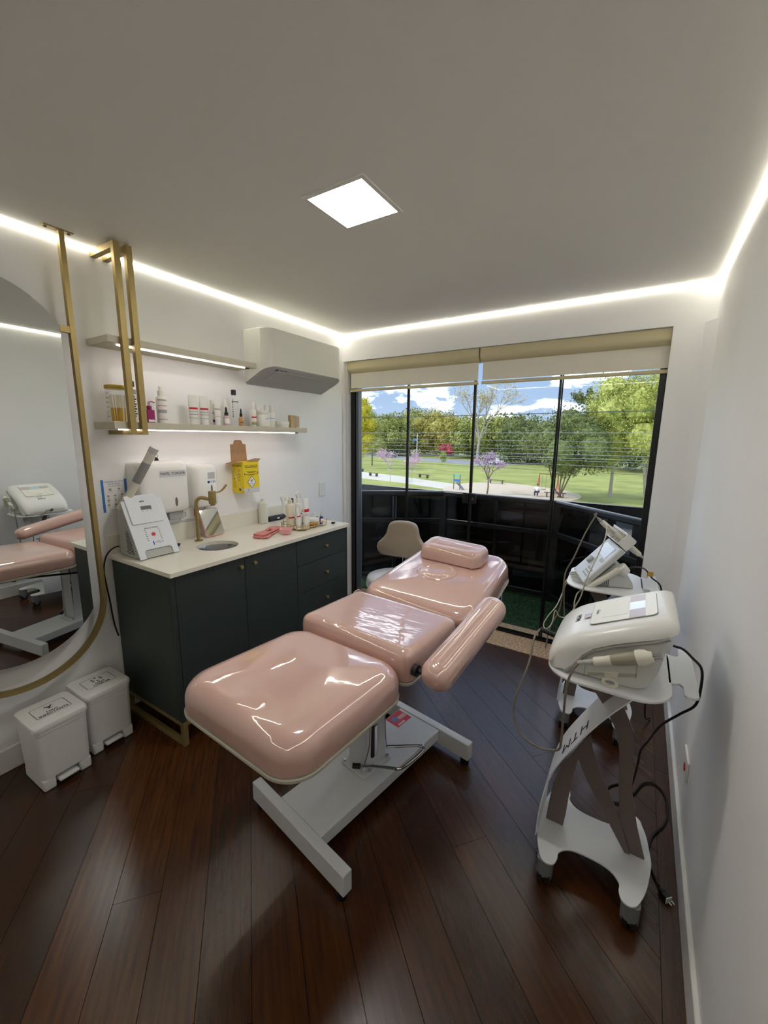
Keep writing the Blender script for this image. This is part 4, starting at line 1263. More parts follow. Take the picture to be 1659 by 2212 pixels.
# holder on the top edge with slots
MH2 = Matrix.Translation(pd1 + dn_ * 0.0) @ Matrix((du, Vector((0, 1, 0)), dn_)).transposed().to_4x4()
HO = thing('probe_holder', 'white slotted probe holder on the top edge of the far console', 'holder', tuple(D2.location + RD @ pd1), R(18))
def hbox(m, *b): return m.box(*b, MH2 @ Matrix.Identity(4))
Mh = Matrix((du, Vector((0, 1, 0)), dn_)).transposed().to_4x4()
m = MB()
m.box(0.004, 0.064, -0.110, 0.110, -0.010, -0.006, Mh)
m.box(0.004, 0.008, -0.110, 0.110, -0.006, 0.045, Mh)
m.box(0.060, 0.064, -0.110, 0.110, -0.006, 0.045, Mh)
for k in range(6):
    y = -0.110 + k * 0.0432
    m.box(0.008, 0.060, y, y + 0.004, -0.006, 0.045, Mh)
obj('tray', m, 'white_plastic', HO, smooth=False)
for k in range(5):
    for q_ in range(3):
        obj('slot', MB().box(0.0035, 0.0039, -0.100 + k * 0.0432 + q_ * 0.010, -0.095 + k * 0.0432 + q_ * 0.010, 0.005, 0.035, Mh), 'ink', HO, smooth=False)
hl = obj('header', MB().box(0.064, 0.070, -0.110, 0.110, -0.006, 0.050, Mh), 'white_plastic', HO, bevel=0.001)
text('lettering', 'Sonopulse', 0.030, 'label_blue', hl, basis(Mh @ Vector((0.072, 0.0, 0.02)), (0, -1, 0), du), ext=0.0004)
# probes held in the holder, axis along the panel normal pointing back
def probe(y, u, L0, L1, r, label, m='cream_plastic'):
    o0 = D2.location + RD @ (pd1 + du * u + Vector((0, y, 0)))
    t = thing('probe', label, 'probe', tuple(o0), R(18), group='probes in the slotted holder')
    Mz = Vector((0, 0, 1)).rotation_difference(dn_).to_matrix().to_4x4()
    obj('barrel', MB().lathe([(r * 0.55, -L0), (r * 0.95, -L0 + 0.008), (r, -L0 * 0.4), (r * 0.9, 0.0), (r, L1 * 0.5), (r * 0.8, L1)], n=16, M=Mz), m, t)
    obj('tip', MB().lathe([(0.0, -L0 - 0.022), (r * 0.35, -L0 - 0.02), (r * 0.5, -L0)], n=14, M=Mz), 'grey_plastic', t)
    obj('cable_relief', MB().lathe([(r * 0.6, L1), (r * 0.4, L1 + 0.02), (0.003, L1 + 0.03)], n=12, M=Mz), 'grey_plastic', t)
    return o0 + RD @ (dn_ * (L1 + 0.03)), t
e1, pr1 = probe(-0.022, 0.034, 0.085, 0.145, 0.015, 'longest cream probe standing highest in the slotted holder')
e2, pr2 = probe(-0.066, 0.034, 0.085, 0.075, 0.0135, 'cream probe second from the near end of the slotted holder')
e3, pr3 = probe(0.022, 0.034, 0.10, 0.055, 0.0135, 'short cream probe behind the longest probe in the holder', 'white_plastic')
e4, pr4 = probe(0.066, 0.034, 0.10, 0.055, 0.0135, 'short cream probe at the far end of the slotted holder', 'white_plastic')
# large applicator resting along the near side of the console
AP = thing('applicator', 'cream applicator with angled round head beside the far console', 'applicator', (2.180, 2.200, 0.8165), R(18))
av = Vector((0.135, 0.0, 0.105)).normalized()
Ma = Vector((0, 0, 1)).rotation_difference(av).to_matrix().to_4x4()
obj('handle', MB().lathe([(0.006, -0.055), (0.009, -0.04), (0.015, -0.03), (0.0165, 0.02), (0.0145, 0.06), (0.0165, 0.10), (0.020, 0.125)], n=20, M=Ma), 'cream_plastic', AP)
hc = av * 0.135
obj('head', MB().cyl(hc + Vector((-0.005, 0, 0.012)), hc + Vector((0.026, 0, -0.020)), 0.027, 0.024, n=24), 'white_plastic', AP, bevel=0.005)
cord('probe_cord', 'grey cord arching from the longest probe down the side of far trolley',
     [tuple(e1), tuple(e1 + RD @ (dn_ * 0.02)), (2.150, 2.26, 1.150), (2.110, 2.24, 1.05), (2.070, 2.22, 0.92), (2.040, 2.22, 0.84), (2.037, 2.21, 0.74), (2.028, 2.2, 0.634), (1.998, 2.16, 0.55), (1.99, 2.12, 0.45)], 0.0036, 'cord_grey', par=pr1)
cord('probe_cord', 'cream cord hanging from the second probe in front of far trolley tray',
     [tuple(e2), tuple(e2 + RD @ (dn_ * 0.02)), (2.205, 2.165, 1.06), (2.185, 2.14, 0.98), (2.160, 2.11, 0.90), (2.146, 2.10, 0.845), (2.128, 2.11, 0.755), (2.097, 2.12, 0.673), (2.077, 2.12, 0.592), (2.075, 2.1, 0.48)], 0.003, 'cord_cream', par=pr2)
cord('probe_cord', 'pale cord tied in a loop hanging left of the far trolley',
     [(2.048, 2.30, 0.79), (2.036, 2.26, 0.74), (2.029, 2.10, 0.70), (2.001, 2.05, 0.656), (1.987, 2.02, 0.618), (2.005, 2.0, 0.608), (2.024, 2.02, 0.633), (2.032, 2.04, 0.694), (2.053, 2.05, 0.664), (2.10, 2.06, 0.659), (2.13, 2.10, 0.60)], 0.0026, 'cord_cream', par=D2)
cord('probe_cord', 'grey cord falling straight down in front of the far trolley panel',
     [(2.066, 2.31, 0.795), (2.040, 2.25, 0.775), (2.047, 2.2, 0.70), (2.060, 2.17, 0.60), (2.052, 2.14, 0.50), (2.05, 2.12, 0.40)], 0.003, 'cord_grey', par=D2)
cord('applicator_cord', 'cream cord dropping from the applicator handle under the far tray',
     [(2.139, 2.187, 0.783), (2.120, 2.172, 0.772), (2.108, 2.14, 0.755), (2.105, 2.12, 0.70), (2.125, 2.10, 0.62), (2.118, 2.10, 0.52)], 0.003, 'cord_cream', par=AP)
cord('console_cord', 'black power cord from the back of far console over its trolley handle',
     [(2.30, 2.33, 0.875), (2.34, 2.36, 0.885), (2.385, 2.44, 0.86), (2.420, 2.46, 0.815), (2.462, 2.45, 0.78), (2.470, 2.44, 0.70), (2.455, 2.43, 0.55), (2.46, 2.40, 0.30), (2.47, 2.42, 0.06), (2.50, 2.5, 0.007)], 0.004, 'dark_plastic', par=D2)
tag(obj('cord_tag', MB().box(-0.014, 0.014, -0.002, 0.002, -0.012, 0.012), 'brass_bright', D2, loc=RD.inverted() @ (Vector((2.412, 2.456, 0.833)) - D2.location)), 'yellow tape tag')
tag(obj('cord_tie', MB().cyl((-0.008, 0, -0.012), (0.008, 0, 0.012), 0.010, n=10), 'brass_bright', D2, loc=RD.inverted() @ (Vector((2.045, 2.28, 0.775)) - D2.location)), 'yellow tape tie')
# ------------------------------------------------------------------ fittings on the left wall
mat('gloss_white', (236, 235, 230), rough=0.25, coat=0.2)
mat('label_grey', (206, 208, 210), rough=0.5)
mat('yellow_card', (232, 206, 40), rough=0.6)
mat('brown_card', (158, 124, 92), rough=0.8, var=0.06, vscale=60)
mat('blue_print', (60, 120, 196), rough=0.6)
mat('grey_print', (150, 150, 150), rough=0.6)
mat('pencil_print', (168, 160, 152), rough=0.6)
Xn = (1, 0, 0)
tw = thing('towel_dispenser', 'white paper towel dispenser on the wall above the counter', 'dispenser', (0.0, 1.262, 1.085))
def front_ring(a, b, r, x, cz=0.145, k=1.0):
    return [(x, p[0] * k, cz + p[1] * k) for p in rrect(a, b, r, 6)]
obj('cover', MB().rings([front_ring(0.142, 0.145, 0.02, 0.0005), front_ring(0.142, 0.145, 0.025, 0.075), front_ring(0.138, 0.141, 0.03, 0.098), front_ring(0.128, 0.131, 0.03, 0.110), front_ring(0.10, 0.105, 0.03, 0.113)]), 'gloss_white', tw, angle=50)
obj('label', MB().box(0.1135, 0.1145, -0.030, 0.122, 0.205, 0.240), 'label_grey', tw, smooth=False)
text('lettering', 'PAPEL TOALHA', 0.0205, 'ink', tw, basis((0.1148, 0.046, 0.2225), (0, 1, 0), Xn), ext=0.0003)
obj('window_slot', MB().prism([(0.055 + 0.0075 * math.cos(a), 0.062 + 0.026 * math.sin(a)) for a in [2 * PI * i / 24 for i in range(24)]], 0.1132, 0.1142, 'yz'), 'trolley_brown', tw, smooth=False)
obj('paper_chute', MB().box(0.004, 0.075, 0.03, 0.115, -0.045, -0.0005), 'grey_plastic', tw, bevel=0.003)
sp = thing('soap_dispenser', 'white soap dispenser on the wall left of the yellow box', 'dispenser', (0.0, 1.528, 1.085))
obj('cover', MB().rings([front_ring(0.080, 0.130, 0.018, 0.0005, 0.13), front_ring(0.080, 0.130, 0.022, 0.06, 0.13), front_ring(0.074, 0.125, 0.03, 0.09, 0.13), front_ring(0.060, 0.112, 0.03, 0.098, 0.13)]), 'gloss_white', sp, angle=50)
obj('label', MB().box(0.0985, 0.0992, 0.005, 0.055, 0.172, 0.212), 'label_grey', sp, smooth=False)
for k in range(4):
    obj('label_line', MB().box(0.0993, 0.0996, 0.010, 0.050, 0.178 + 0.009 * k, 0.181 + 0.009 * k), 'pencil_print', sp, smooth=False)
text('lettering', 'FCW', 0.020, 'blue_print', sp, basis((0.0990, 0.036, 0.153), (0, 1, 0), Xn), ext=0.0003)
obj('brand_ring', MB().lathe([(0.0075, 0), (0.0075, 0.0006), (0.0052, 0.0006), (0.0052, 0)], n=20, M=basis((0.0986, 0.008, 0.153), (0, 1, 0), Xn)), 'blue_print', sp)
obj('window_slot', MB().prism([(0.028 + 0.006 * math.cos(a), 0.112 + 0.024 * math.sin(a)) for a in [2 * PI * i / 24 for i in range(24)]], 0.0983, 0.0992, 'yz'), 'trolley_brown', sp, smooth=False)
obj('nozzle', MB().cyl((0.06, 0.0, -0.012), (0.06, 0.0, -0.0005), 0.010, n=14), 'grey_plastic', sp)
# hygiene poster
ps = thing('hygiene_poster', 'laminated hand hygiene sheet with blue side bars on the wall', 'poster', (0.0, 1.053, 1.118))
obj('sheet', MB().box(0.0005, 0.0012, -0.062, 0.062, 0.0, 0.172), 'paper', ps, smooth=False)
for s_ in (-1, 1):
    obj('bar', MB().box(0.0013, 0.0016, s_ * 0.056 - 0.006, s_ * 0.056 + 0.006, 0.002, 0.170), 'blue_print', ps, smooth=False)
for k, l in enumerate(('HIGIENIZE AS MÃOS:', 'SALVE VIDAS')):
    text('lettering', l, 0.0105, 'blue_print', ps, basis((0.0015, 0, 0.158 - 0.012 * k), (0, 1, 0), Xn), ext=0.0001)
rgp = random.Random(11)
obj('rule_line', MB().box(0.0013, 0.0016, -0.03, 0.03, 0.134, 0.136), 'grey_print', ps, smooth=False)
for i, (y, z, w_) in enumerate([(-0.022, 0.118, 0.02), (0.022, 0.120, 0.016), (-0.033, 0.085, 0.015), (0.0, 0.085, 0.015), (0.033, 0.088, 0.015), (-0.033, 0.062, 0.015), (0.0, 0.062, 0.015), (0.033, 0.064, 0.015), (-0.033, 0.038, 0.015), (0.0, 0.038, 0.015), (0.033, 0.04, 0.015)]):
    pp = [(y + w_ * 0.5 * (0.6 + 0.5 * rgp.random()) * math.cos(a), z + 0.007 * (0.6 + 0.5 * rgp.random()) * math.sin(a)) for a in [2 * PI * j / 10 for j in range(10)]]
    obj('drawing', MB().prism(pp, 0.0013, 0.0016, 'yz'), 'pencil_print', ps, smooth=False)
    obj('caption', MB().box(0.0013, 0.0016, y - w_ * 0.55, y + w_ * 0.55, z - 0.0125, z - 0.011), 'grey_print', ps, smooth=False)
obj('caption', MB().box(0.0013, 0.0016, -0.03, 0.03, 0.012, 0.0135), 'grey_print', ps, smooth=False)
# sharps box
sb = thing('sharps_box', 'open yellow cardboard sharps disposal box hung on the wall', 'box', (0.0, 1.782, 1.142))
W_, D_, H_ = 0.128, 0.118, 0.203
m = MB().box(0.0008, 0.004, 0, W_, 0, H_).box(D_ - 0.003, D_, 0, W_, 0, H_).box(0.004, D_ - 0.003, 0, 0.003, 0, H_).box(0.004, D_ - 0.003, W_ - 0.003, W_, 0, H_).box(0.004, D_ - 0.003, 0.003, W_ - 0.003, 0, 0.003)
obj('carton', m, 'yellow_card', sb, smooth=False)
obj('inner_lid', MB().prism([(0.004, 0.003), (D_ - 0.004, 0.003), (D_ - 0.004, W_ - 0.003), (0.07, W_ - 0.003), (0.055, 0.05), (0.03, 0.05), (0.025, W_ - 0.003), (0.004, W_ - 0.003)], H_ - 0.008, H_ - 0.006), 'yellow_card', sb, smooth=False)
fb = MB().prism([(0.0, 0), (W_, 0), (W_ - 0.004, 0.115), (W_ * 0.80, 0.115), (W_ * 0.72, 0.138), (W_ * 0.66, 0.142), (W_ * 0.30, 0.142), (W_ * 0.24, 0.138), (W_ * 0.18, 0.115), (0.0, 0.115)], 0, 0.003, 'yz', M=Matrix.Translation((0.002, 0, H_ + 0.0005)) @ Matrix.Rotation(R(-2), 4, 'Y'))
obj('back_flap', fb, 'brown_card', sb, smooth=False)
obj('side_flap', MB().prism([(0.004, 0), (D_ - 0.004, 0), (D_ * 0.55, -0.062), (0.02, -0.062)], 0, 0.003, M=Matrix.Translation((0, 0, H_ + 0.0005)) @ Matrix.Rotation(R(10), 4, 'X')), 'brown_card', sb, smooth=False)
obj('side_flap', MB().prism([(0.004, 0), (D_ - 0.004, 0), (D_ * 0.6, 0.062), (0.02, 0.062)], 0, 0.003, M=Matrix.Translation((0, W_, H_ + 0.0005)) @ Matrix.Rotation(R(14), 4, 'X')), 'brown_card', sb, smooth=False)
fx = D_ + 0.0004
mat('olive_print', (96, 84, 10), rough=0.6)
text('lettering', 'DESCARPACK', 0.0185, 'olive_print', sb, basis((fx, W_ / 2, 0.178), (0, 1, 0), Xn), ext=0.0002, width=0.92)
text('lettering', 'DESCARPACK', 0.0165, 'olive_print', sb, basis((D_ / 2, -0.0004, 0.180), (1, 0, 0), (0, -1, 0)), ext=0.0002, width=0.92)
for z, w_ in ((0.168, 0.10), (0.140, 0.08), (0.134, 0.06), (0.122, 0.095), (0.116, 0.05)):
    obj('print_line', MB().box(fx - 0.0002, fx + 0.0002, W_ / 2 - w_ / 2, W_ / 2 + w_ / 2, z, z + 0.003), 'olive_print', sb, smooth=False)
for i in range(13):
    z = 0.15 - i * 0.0095
    obj('print_line', MB().box(0.012, 0.012 + 0.03 * (0.6 + 0.4 * rgp.random()), -0.0005, -0.0002, z, z + 0.0022), 'olive_print', sb, smooth=False)
    if i < 8:
        obj('print_line', MB().box(0.060, 0.060 + 0.035 * (0.6 + 0.4 * rgp.random()), -0.0005, -0.0002, z, z + 0.0022), 'olive_print', sb, smooth=False)
for y, z in ((0.010, 0.128), (0.117, 0.133)):
    obj('arrow', MB().prism([(y - 0.002, z - 0.007), (y + 0.002, z - 0.007), (y + 0.002, z), (y + 0.005, z), (y, z + 0.007), (y - 0.005, z), (y - 0.002, z)], fx, fx + 0.0003, 'yz'), 'ink', sb, smooth=False)
dc = (W_ / 2, 0.072)
obj('diamond_border', MB().prism([(dc[0] + 0.036 * c_, dc[1] + 0.041 * s_) for c_, s_ in ((1, 0), (0, 1), (-1, 0), (0, -1))], fx, fx + 0.0003, 'yz'), 'ink', sb, smooth=False)
obj('diamond', MB().prism([(dc[0] + 0.032 * c_, dc[1] + 0.0365 * s_) for c_, s_ in ((1, 0), (0, 1), (-1, 0), (0, -1))], fx + 0.0003, fx + 0.0006, 'yz'), 'paper', sb, smooth=False)
bm_ = MB()
for k in range(3):
    a0 = R(90 + 120 * k)
    c = (dc[0] + 0.0062 * math.cos(a0), dc[1] + 0.010 + 0.0062 * math.sin(a0))
    oo, ii = [], []
    for i in range(15):
        t_ = a0 + R(35 + 290 * i / 14)
        oo.append((fx + 0.0009, c[0] + 0.0075 * math.cos(t_), c[1] + 0.0075 * math.sin(t_)))
        wd = 0.003 * math.sin(PI * i / 14) + 0.0005
        ii.append((fx + 0.0009, c[0] + (0.0075 - wd) * math.cos(t_), c[1] + (0.0075 - wd) * math.sin(t_)))
    bm_.add(oo + ii, [(i, i + 1, 15 + i + 1, 15 + i) for i in range(14)])
obj('biohazard_mark', bm_, 'ink', sb, smooth=False)
text('lettering', 'INFECTANTE', 0.006, 'ink', sb, basis((fx + 0.0008, dc[0], dc[1] - 0.012), (0, 1, 0), Xn), ext=0.0001)
obj('base_label', MB().box(fx - 0.0002, fx + 0.0003, 0.0, W_, 0.0, 0.034), 'label_grey', sb, smooth=False)
text('lettering', 'D', 0.020, 'grey_print', sb, basis((fx + 0.0005, 0.035, 0.020), (0, 1, 0), Xn), ext=0.0002, bold=0.0008)
text('lettering', 'Descarpack', 0.008, 'grey_print', sb, basis((fx + 0.0005, 0.04, 0.007), (0, 1, 0), Xn), ext=0.0001)
obj('logo_block', MB().prism([(0.078 + p[0], 0.024 + p[1]) for p in rrect(0.0085, 0.0085, 0.003, 3)], -0.0006, -0.0003, 'xz'), 'ink', sb, smooth=False)
text('lettering', 'D', 0.012, 'yellow_card', sb, basis((0.078, -0.0008, 0.024), (1, 0, 0), (0, -1, 0)), ext=0.0001)
obj('string', MB().tube([(0.004, -0.0015, 0.17), (0.05, -0.0018, 0.09), (0.095, -0.0018, 0.024), (0.112, -0.0015, 0.020), (D_ + 0.001, 0.004, 0.020)], 0.0014, 6), 'blind_fabric', sb)
# outlet and switch
op = thing('wall_outlet', 'white wall plate with a three pin and a red socket behind the tap', 'outlet', (0.0, 1.463, 1.012))
obj('plate', MB().box(0.0005, 0.009, -0.070, 0.070, 0.0, 0.074), 'gloss_white', op, bevel=0.002)
obj('socket', MB().prism([(-0.038 + p[0], 0.037 + p[1]) for p in rrect(0.010, 0.018, 0.009, 5)], 0.0091, 0.0100, 'yz'), 'label_grey', op, smooth=False)
for dz in (-0.009, 0, 0.009):
    obj('pin_hole', MB().cyl((0.0101, -0.038 + (0.003 if dz == 0 else 0), 0.037 + dz), (0.0106, -0.038 + (0.003 if dz == 0 else 0), 0.037 + dz), 0.0026, n=10), 'ink', op)
obj('red_socket', MB().box(0.0091, 0.0105, 0.022, 0.043, 0.014, 0.058), 'red_plastic', op, smooth=False)
for dz in (-0.009, 0, 0.009):
    obj('pin_hole', MB().cyl((0.0106, 0.0325, 0.037 + dz), (0.0110, 0.0325, 0.037 + dz), 0.0026, n=10), 'ink', op)
sw = thing('light_switch', 'white light switch plate at the right end of counter wall', 'switch', (0.0, 2.695, 1.012))
obj('plate', MB().box(0.0005, 0.008, -0.037, 0.037, 0.0, 0.12), 'gloss_white', sw, bevel=0.002)
obj('rocker', MB().box(0.0081, 0.0105, -0.010, 0.010, 0.045, 0.078), 'white_plastic', sw, bevel=0.001)

# ------------------------------------------------------------------ facial steamer
sm = thing('facial_steamer', 'white and grey facial steamer with slanted front on the counter', 'steamer', (0.0, 1.118, 0.9002))
mat('steamer_side', (176, 176, 170), rough=0.5)
mat('steamer_front', (218, 222, 226), rough=0.35)
mat('lcd', (96, 104, 96), rough=0.3)
obj('body', MB().prism([(0.050, 0.0), (0.248, 0.0), (0.112, 0.262), (0.060, 0.262)], -0.092, 0.092, 'xz'), 'steamer_side', sm, bevel=0.006)
for k in range(16):
    z = 0.018 + k * 0.0075
    obj('vent', MB().box(0.128, 0.205 - z * 0.42, -0.0929, -0.0921, z, z + 0.003), 'ink', sm, smooth=False)
f0, f1 = Vector((0.262, 0, 0.0005)), Vector((0.118, 0, 0.283))
fu = (f1 - f0).normalized()
fn = Vector((fu.z, 0, -fu.x))
FL = (f1 - f0).length
MFp = Matrix.Translation(f0) @ Matrix((Vector((0, 1, 0)), fu, fn)).transposed().to_4x4()
recess = [(-0.102, 0.002), (-0.070, 0.002), (-0.070, 0.038), (-0.058, 0.046), (0.058, 0.046), (0.070, 0.038), (0.070, 0.002), (0.102, 0.002), (0.102, FL), (-0.102, FL)]
fp = obj('front_panel', MB().prism(recess, 0.0, 0.008, M=MFp), 'steamer_front', sm, bevel=0.0015)
obj('recess_panel', MB().box(-0.069, 0.069, 0.006, 0.045, -0.003, 0.0, MFp), 'steamer_side', sm, smooth=False)
up2 = obj('display_panel', MB().box(-0.085, 0.075, FL * 0.58, FL + 0.022, 0.0082, 0.016, MFp), 'steamer_front', sm, bevel=0.002)
def fpb(name, u0, u1, v0, v1, m, lift, par): return obj(name, MB().box(u0, u1, v0, v1, lift, lift + 0.0008, MFp), m, par, smooth=False)
fpb('lcd', -0.022, 0.032, FL * 0.58 + 0.072, FL * 0.58 + 0.092, 'lcd', 0.0161, up2)
fpb('logo_strip', -0.018, 0.005, FL * 0.58 + 0.114, FL * 0.58 + 0.122, 'chrome', 0.0161, up2)
for u in (-0.016, 0.006, 0.026):
    fpb('caption', u - 0.006, u + 0.006, FL * 0.58 + 0.064, FL * 0.58 + 0.0655, 'grey_print', 0.0161, up2)
def fpt(body_, size, u, v, m='ink', **k): return text('lettering', body_, size, m, fp, MFp @ Matrix.Translation((u, v, 0.0083)), ext=0.0002, **k)
fpt('Beauty Steam', 0.0125, 0.0, FL * 0.50)
obj('button', MB().cyl(MFp @ Vector((0.0, FL * 0.385, 0.008)), MFp @ Vector((0.0, FL * 0.385, 0.012)), 0.0095, n=20), 'sticker_red', fp, bevel=0.001)
for s_ in (-1, 1):
    rg_ = [(s_ * 0.035, FL * (0.46 - 0.035 * j)) for j in range(6)]
    for j, (u, v) in enumerate(rg_):
        fpb('pictogram', u - 0.004 + 0.002 * (j % 2), u + 0.004 - 0.002 * ((j + 1) % 2), v, v + 0.005, 'grey_print', 0.0081, fp)
fpb('rating_label', -0.010, 0.045, FL * 0.205, FL * 0.275, 'paper', 0.0081, fp)
fpb('label_edge', -0.016, -0.010, FL * 0.205, FL * 0.275, 'label_blue', 0.0082, fp)
for j in range(3):
    fpb('label_line', -0.005, 0.040, FL * (0.22 + 0.018 * j), FL * (0.22 + 0.018 * j) + 0.0018, 'label_blue', 0.0090, fp)
ta, tb = Vector((0.090, -0.072, 0.255)), Vector((0.195, 0.052, 0.545))
def seg(name, a, b, r0, r1, m): obj(name, MB().cyl(ta.lerp(tb, a), ta.lerp(tb, b), r0, r1, n=24), m, sm, bevel=0.001)
mat('arm_grey', (136, 136, 134), rough=0.45)
mat('arm_cream', (208, 202, 186), rough=0.4)
seg('arm_base', -0.06, 0.12, 0.026, 0.024, 'arm_cream')
seg('steam_arm', 0.12, 0.42, 0.0205, 0.0195, 'arm_cream')
seg('arm_sleeve', 0.42, 0.76, 0.0212, 0.0212, 'arm_grey')
seg('arm_head', 0.76, 0.93, 0.0205, 0.0215, 'arm_cream')
seg('arm_cap', 0.93, 1.02, 0.0225, 0.0225, 'grey_plastic')
bc = ta.lerp(tb, 0.90) + Vector((0.012, 0.020, -0.006))
obj('clip_ring', MB().tube([bc + Vector((0, 0.008 * math.cos(a), 0.008 * math.sin(a))) for a in [2 * PI * i / 16 for i in range(16)]], 0.0012, 6, closed=True), 'ink', sm)
obj('clip', MB().prism([(bc.y - 0.011, bc.z - 0.024), (bc.y + 0.011, bc.z - 0.024), (bc.y + 0.004, bc.z - 0.008), (bc.y - 0.004, bc.z - 0.008)], bc.x - 0.004, bc.x + 0.004, 'yz'), 'ink', sm, smooth=False)
c1 = cord('steamer_cord', 'black power cord hanging down the wall left of the cabinet',
     [(0.06, 1.02, 0.945), (0.055, 1.005, 0.945), (0.045, 0.982, 0.93), (0.028, 0.965, 0.895), (0.022, 0.952, 0.83), (0.022, 0.955, 0.75), (0.024, 0.962, 0.66), (0.024, 0.968, 0.56), (0.026, 0.974, 0.50), (0.03, 0.982, 0.455)], 0.004, 'dark_plastic', par=sm)
c2 = cord('coiled_cable', 'small coil of black cable on the counter beside the steamer',
     [(0.12, 1.222, 0.905), (0.125, 1.25, 0.905), (0.135, 1.285, 0.905), (0.15, 1.292, 0.906), (0.155, 1.275, 0.905), (0.14, 1.25, 0.906), (0.125, 1.235, 0.913), (0.13, 1.26, 0.914), (0.145, 1.29, 0.914), (0.16, 1.285, 0.914), (0.15, 1.25, 0.913), (0.135, 1.23, 0.906)], 0.003, 'dark_plastic', par=sm)

# ------------------------------------------------------------------ loose things on the counter
ZC = 0.9002
mat('pink_plastic', (226, 168, 168), rough=0.4)
mat('pink_cloth', (206, 132, 126), rough=0.95, bump=0.4, bscale=120)
tmx = thing('table_mirror', 'rounded table mirror with pink frame leaning on the upstand', 'mirror', (0.105, 1.553, ZC))
mz = basis((0, 0, 0.001), (0, 1, 0), Vector((0.92, 0, 0.39)))
obj('frame', MB().prism([(p[0], p[1] + 0.089) for p in rrect(0.066, 0.088, 0.016, 5)], 0, 0.012, M=mz), 'pink_plastic', tmx, bevel=0.002)
obj('glass', MB().prism([(p[0], p[1] + 0.089) for p in rrect(0.062, 0.084, 0.014, 5)], 0.0121, 0.0132, M=mz), 'mirror', tmx, smooth=False)
hb_ = thing('hair_band', 'folded pink towelling hair band with dark script on the counter', 'hair band', (0.335, 1.775, ZC))
bv = [(-0.115, 0.055), (-0.07, 0.03), (-0.02, 0.012), (0.03, -0.004), (0.085, -0.030), (0.12, -0.05)]
def strip(pts, w_, z0, z1):
    P = smooth_pts([(x, y, 0) for x, y in pts], 5)
    rings = []
    for i, p in enumerate(P):
        d = (P[min(i + 1, len(P) - 1)] - P[max(i - 1, 0)]).normalized()
        nn = Vector((-d.y, d.x, 0))
        f = i / (len(P) - 1)
        ww_ = w_ * (1 - 0.22 * math.sin(PI * f) ** 2) * (0.82 if i in (0, len(P) - 1) else 1)
        rings.append([tuple(p + nn * ww_ * math.cos(a) + Vector((0, 0, (z0 + z1) / 2 + (z1 - z0) / 2 * math.copysign(abs(math.sin(a)) ** 0.6, math.sin(a)) + 0.002 * math.sin(9 * f)))) for a in [2 * PI * k / 14 for k in range(14)]])
    return MB().rings(rings)
bandpts = [(y * -1, x) for x, y in bv]
obj('lower_fold', strip([(0.060, -0.120), (0.028, -0.06), (0.006, 0.0), (-0.028, 0.065), (-0.055, 0.125)], 0.052, 0.0030, 0.014), 'pink_cloth', hb_, angle=80)
uf = obj('upper_fold', strip([(0.040, -0.115), (0.020, -0.05), (0.002, 0.0), (-0.018, 0.05), (-0.040, 0.115)], 0.043, 0.0145, 0.026), 'pink_cloth', hb_, angle=80)
text('script', 'Luci', 0.034, 'ink', uf, basis((0.014, -0.005, 0.0285), (-0.35, 0.94, 0), (0.35, 0.1, 1)), ext=0.0006)
bw = thing('pink_bowl', 'small pink faceted square bowl in front of the gold tray', 'bowl', (0.430, 1.838, ZC), R(38))
def sq(a, z, r=0.006): return [(p[0], p[1], z) for p in rrect(a, a, r, 3)]
obj('bowl', MB().rings([sq(0.026, 0.0005), sq(0.028, 0.002), sq(0.040, 0.036), sq(0.037, 0.036), sq(0.026, 0.006), sq(0.004, 0.005)]), 'pink_plastic', bw, angle=30)
wp = thing('refill_bottle', 'plain translucent white refill bottle standing against the upstand', 'bottle', (0.052, 1.990, ZC))
mat('milky', (226, 226, 218), rough=0.4, spec=0.4)
obj('bottle', MB().lathe([(0.0, 0.001), (0.030, 0.0005), (0.0335, 0.004), (0.0335, 0.135), (0.031, 0.150), (0.022, 0.158), (0.012, 0.160)], n=28), 'milky', wp, angle=60)
obj('cap', MB().lathe([(0.013, 0.1605), (0.013, 0.176), (0.011, 0.178), (0.0, 0.178)], n=18), 'white_plastic', wp)
cs_ = thing('black_case', 'black glossy case lying against the upstand behind the bottles', 'case', (0.045, 2.115, ZC))
obj('case', MB().rings([[(0.025 * k * math.cos(a), y, 0.0185 + 0.018 * k * math.sin(a)) for a in [2 * PI * i / 20 for i in range(20)]] for y, k in ((-0.085, 0.6), (-0.08, 0.95), (-0.07, 1.0), (0.07, 1.0), (0.08, 0.95), (0.085, 0.6))]), 'dark_plastic', cs_, angle=50)
obj('clasp', MB().box(0.0245, 0.027, -0.012, 0.012, 0.014, 0.024), 'chrome', cs_, smooth=False)

# gold rail tray made of two linked parts
gt = thing('vanity_tray', 'gold railed vanity tray with lobed outline on the counter end', 'tray', (0.362, 2.075, ZC))
def lobes():
    out = []
    for (cx, cy, r, a0, a1) in ((0.062, -0.085, 0.05, -90, 60), (0.050, 0.0, 0.048, -20, 20), (0.062, 0.085, 0.05, -60, 90), (-0.055, 0.085, 0.05, 90, 240), (-0.05, 0.0, 0.048, 160, 200), (-0.055, -0.085, 0.05, 120, 270)):
        out += [(cx + r * math.cos(R(a0 + (a1 - a0) * i / 8)), cy + r * math.sin(R(a0 + (a1 - a0) * i / 8))) for i in range(9)]
    return out
lb_ = lobes()
thin_glass('tray_glass', (230, 220, 210), rough=0.1)
obj('plate', MB().prism(lb_, 0.010, 0.013), 'mirror', gt, smooth=False)
obj('rail', MB().tube([(x, y, 0.0125) for x, y in [(x * 1.03, y * 1.03) for x, y in lb_]], 0.0022, 6, closed=True), 'brass_bright', gt)
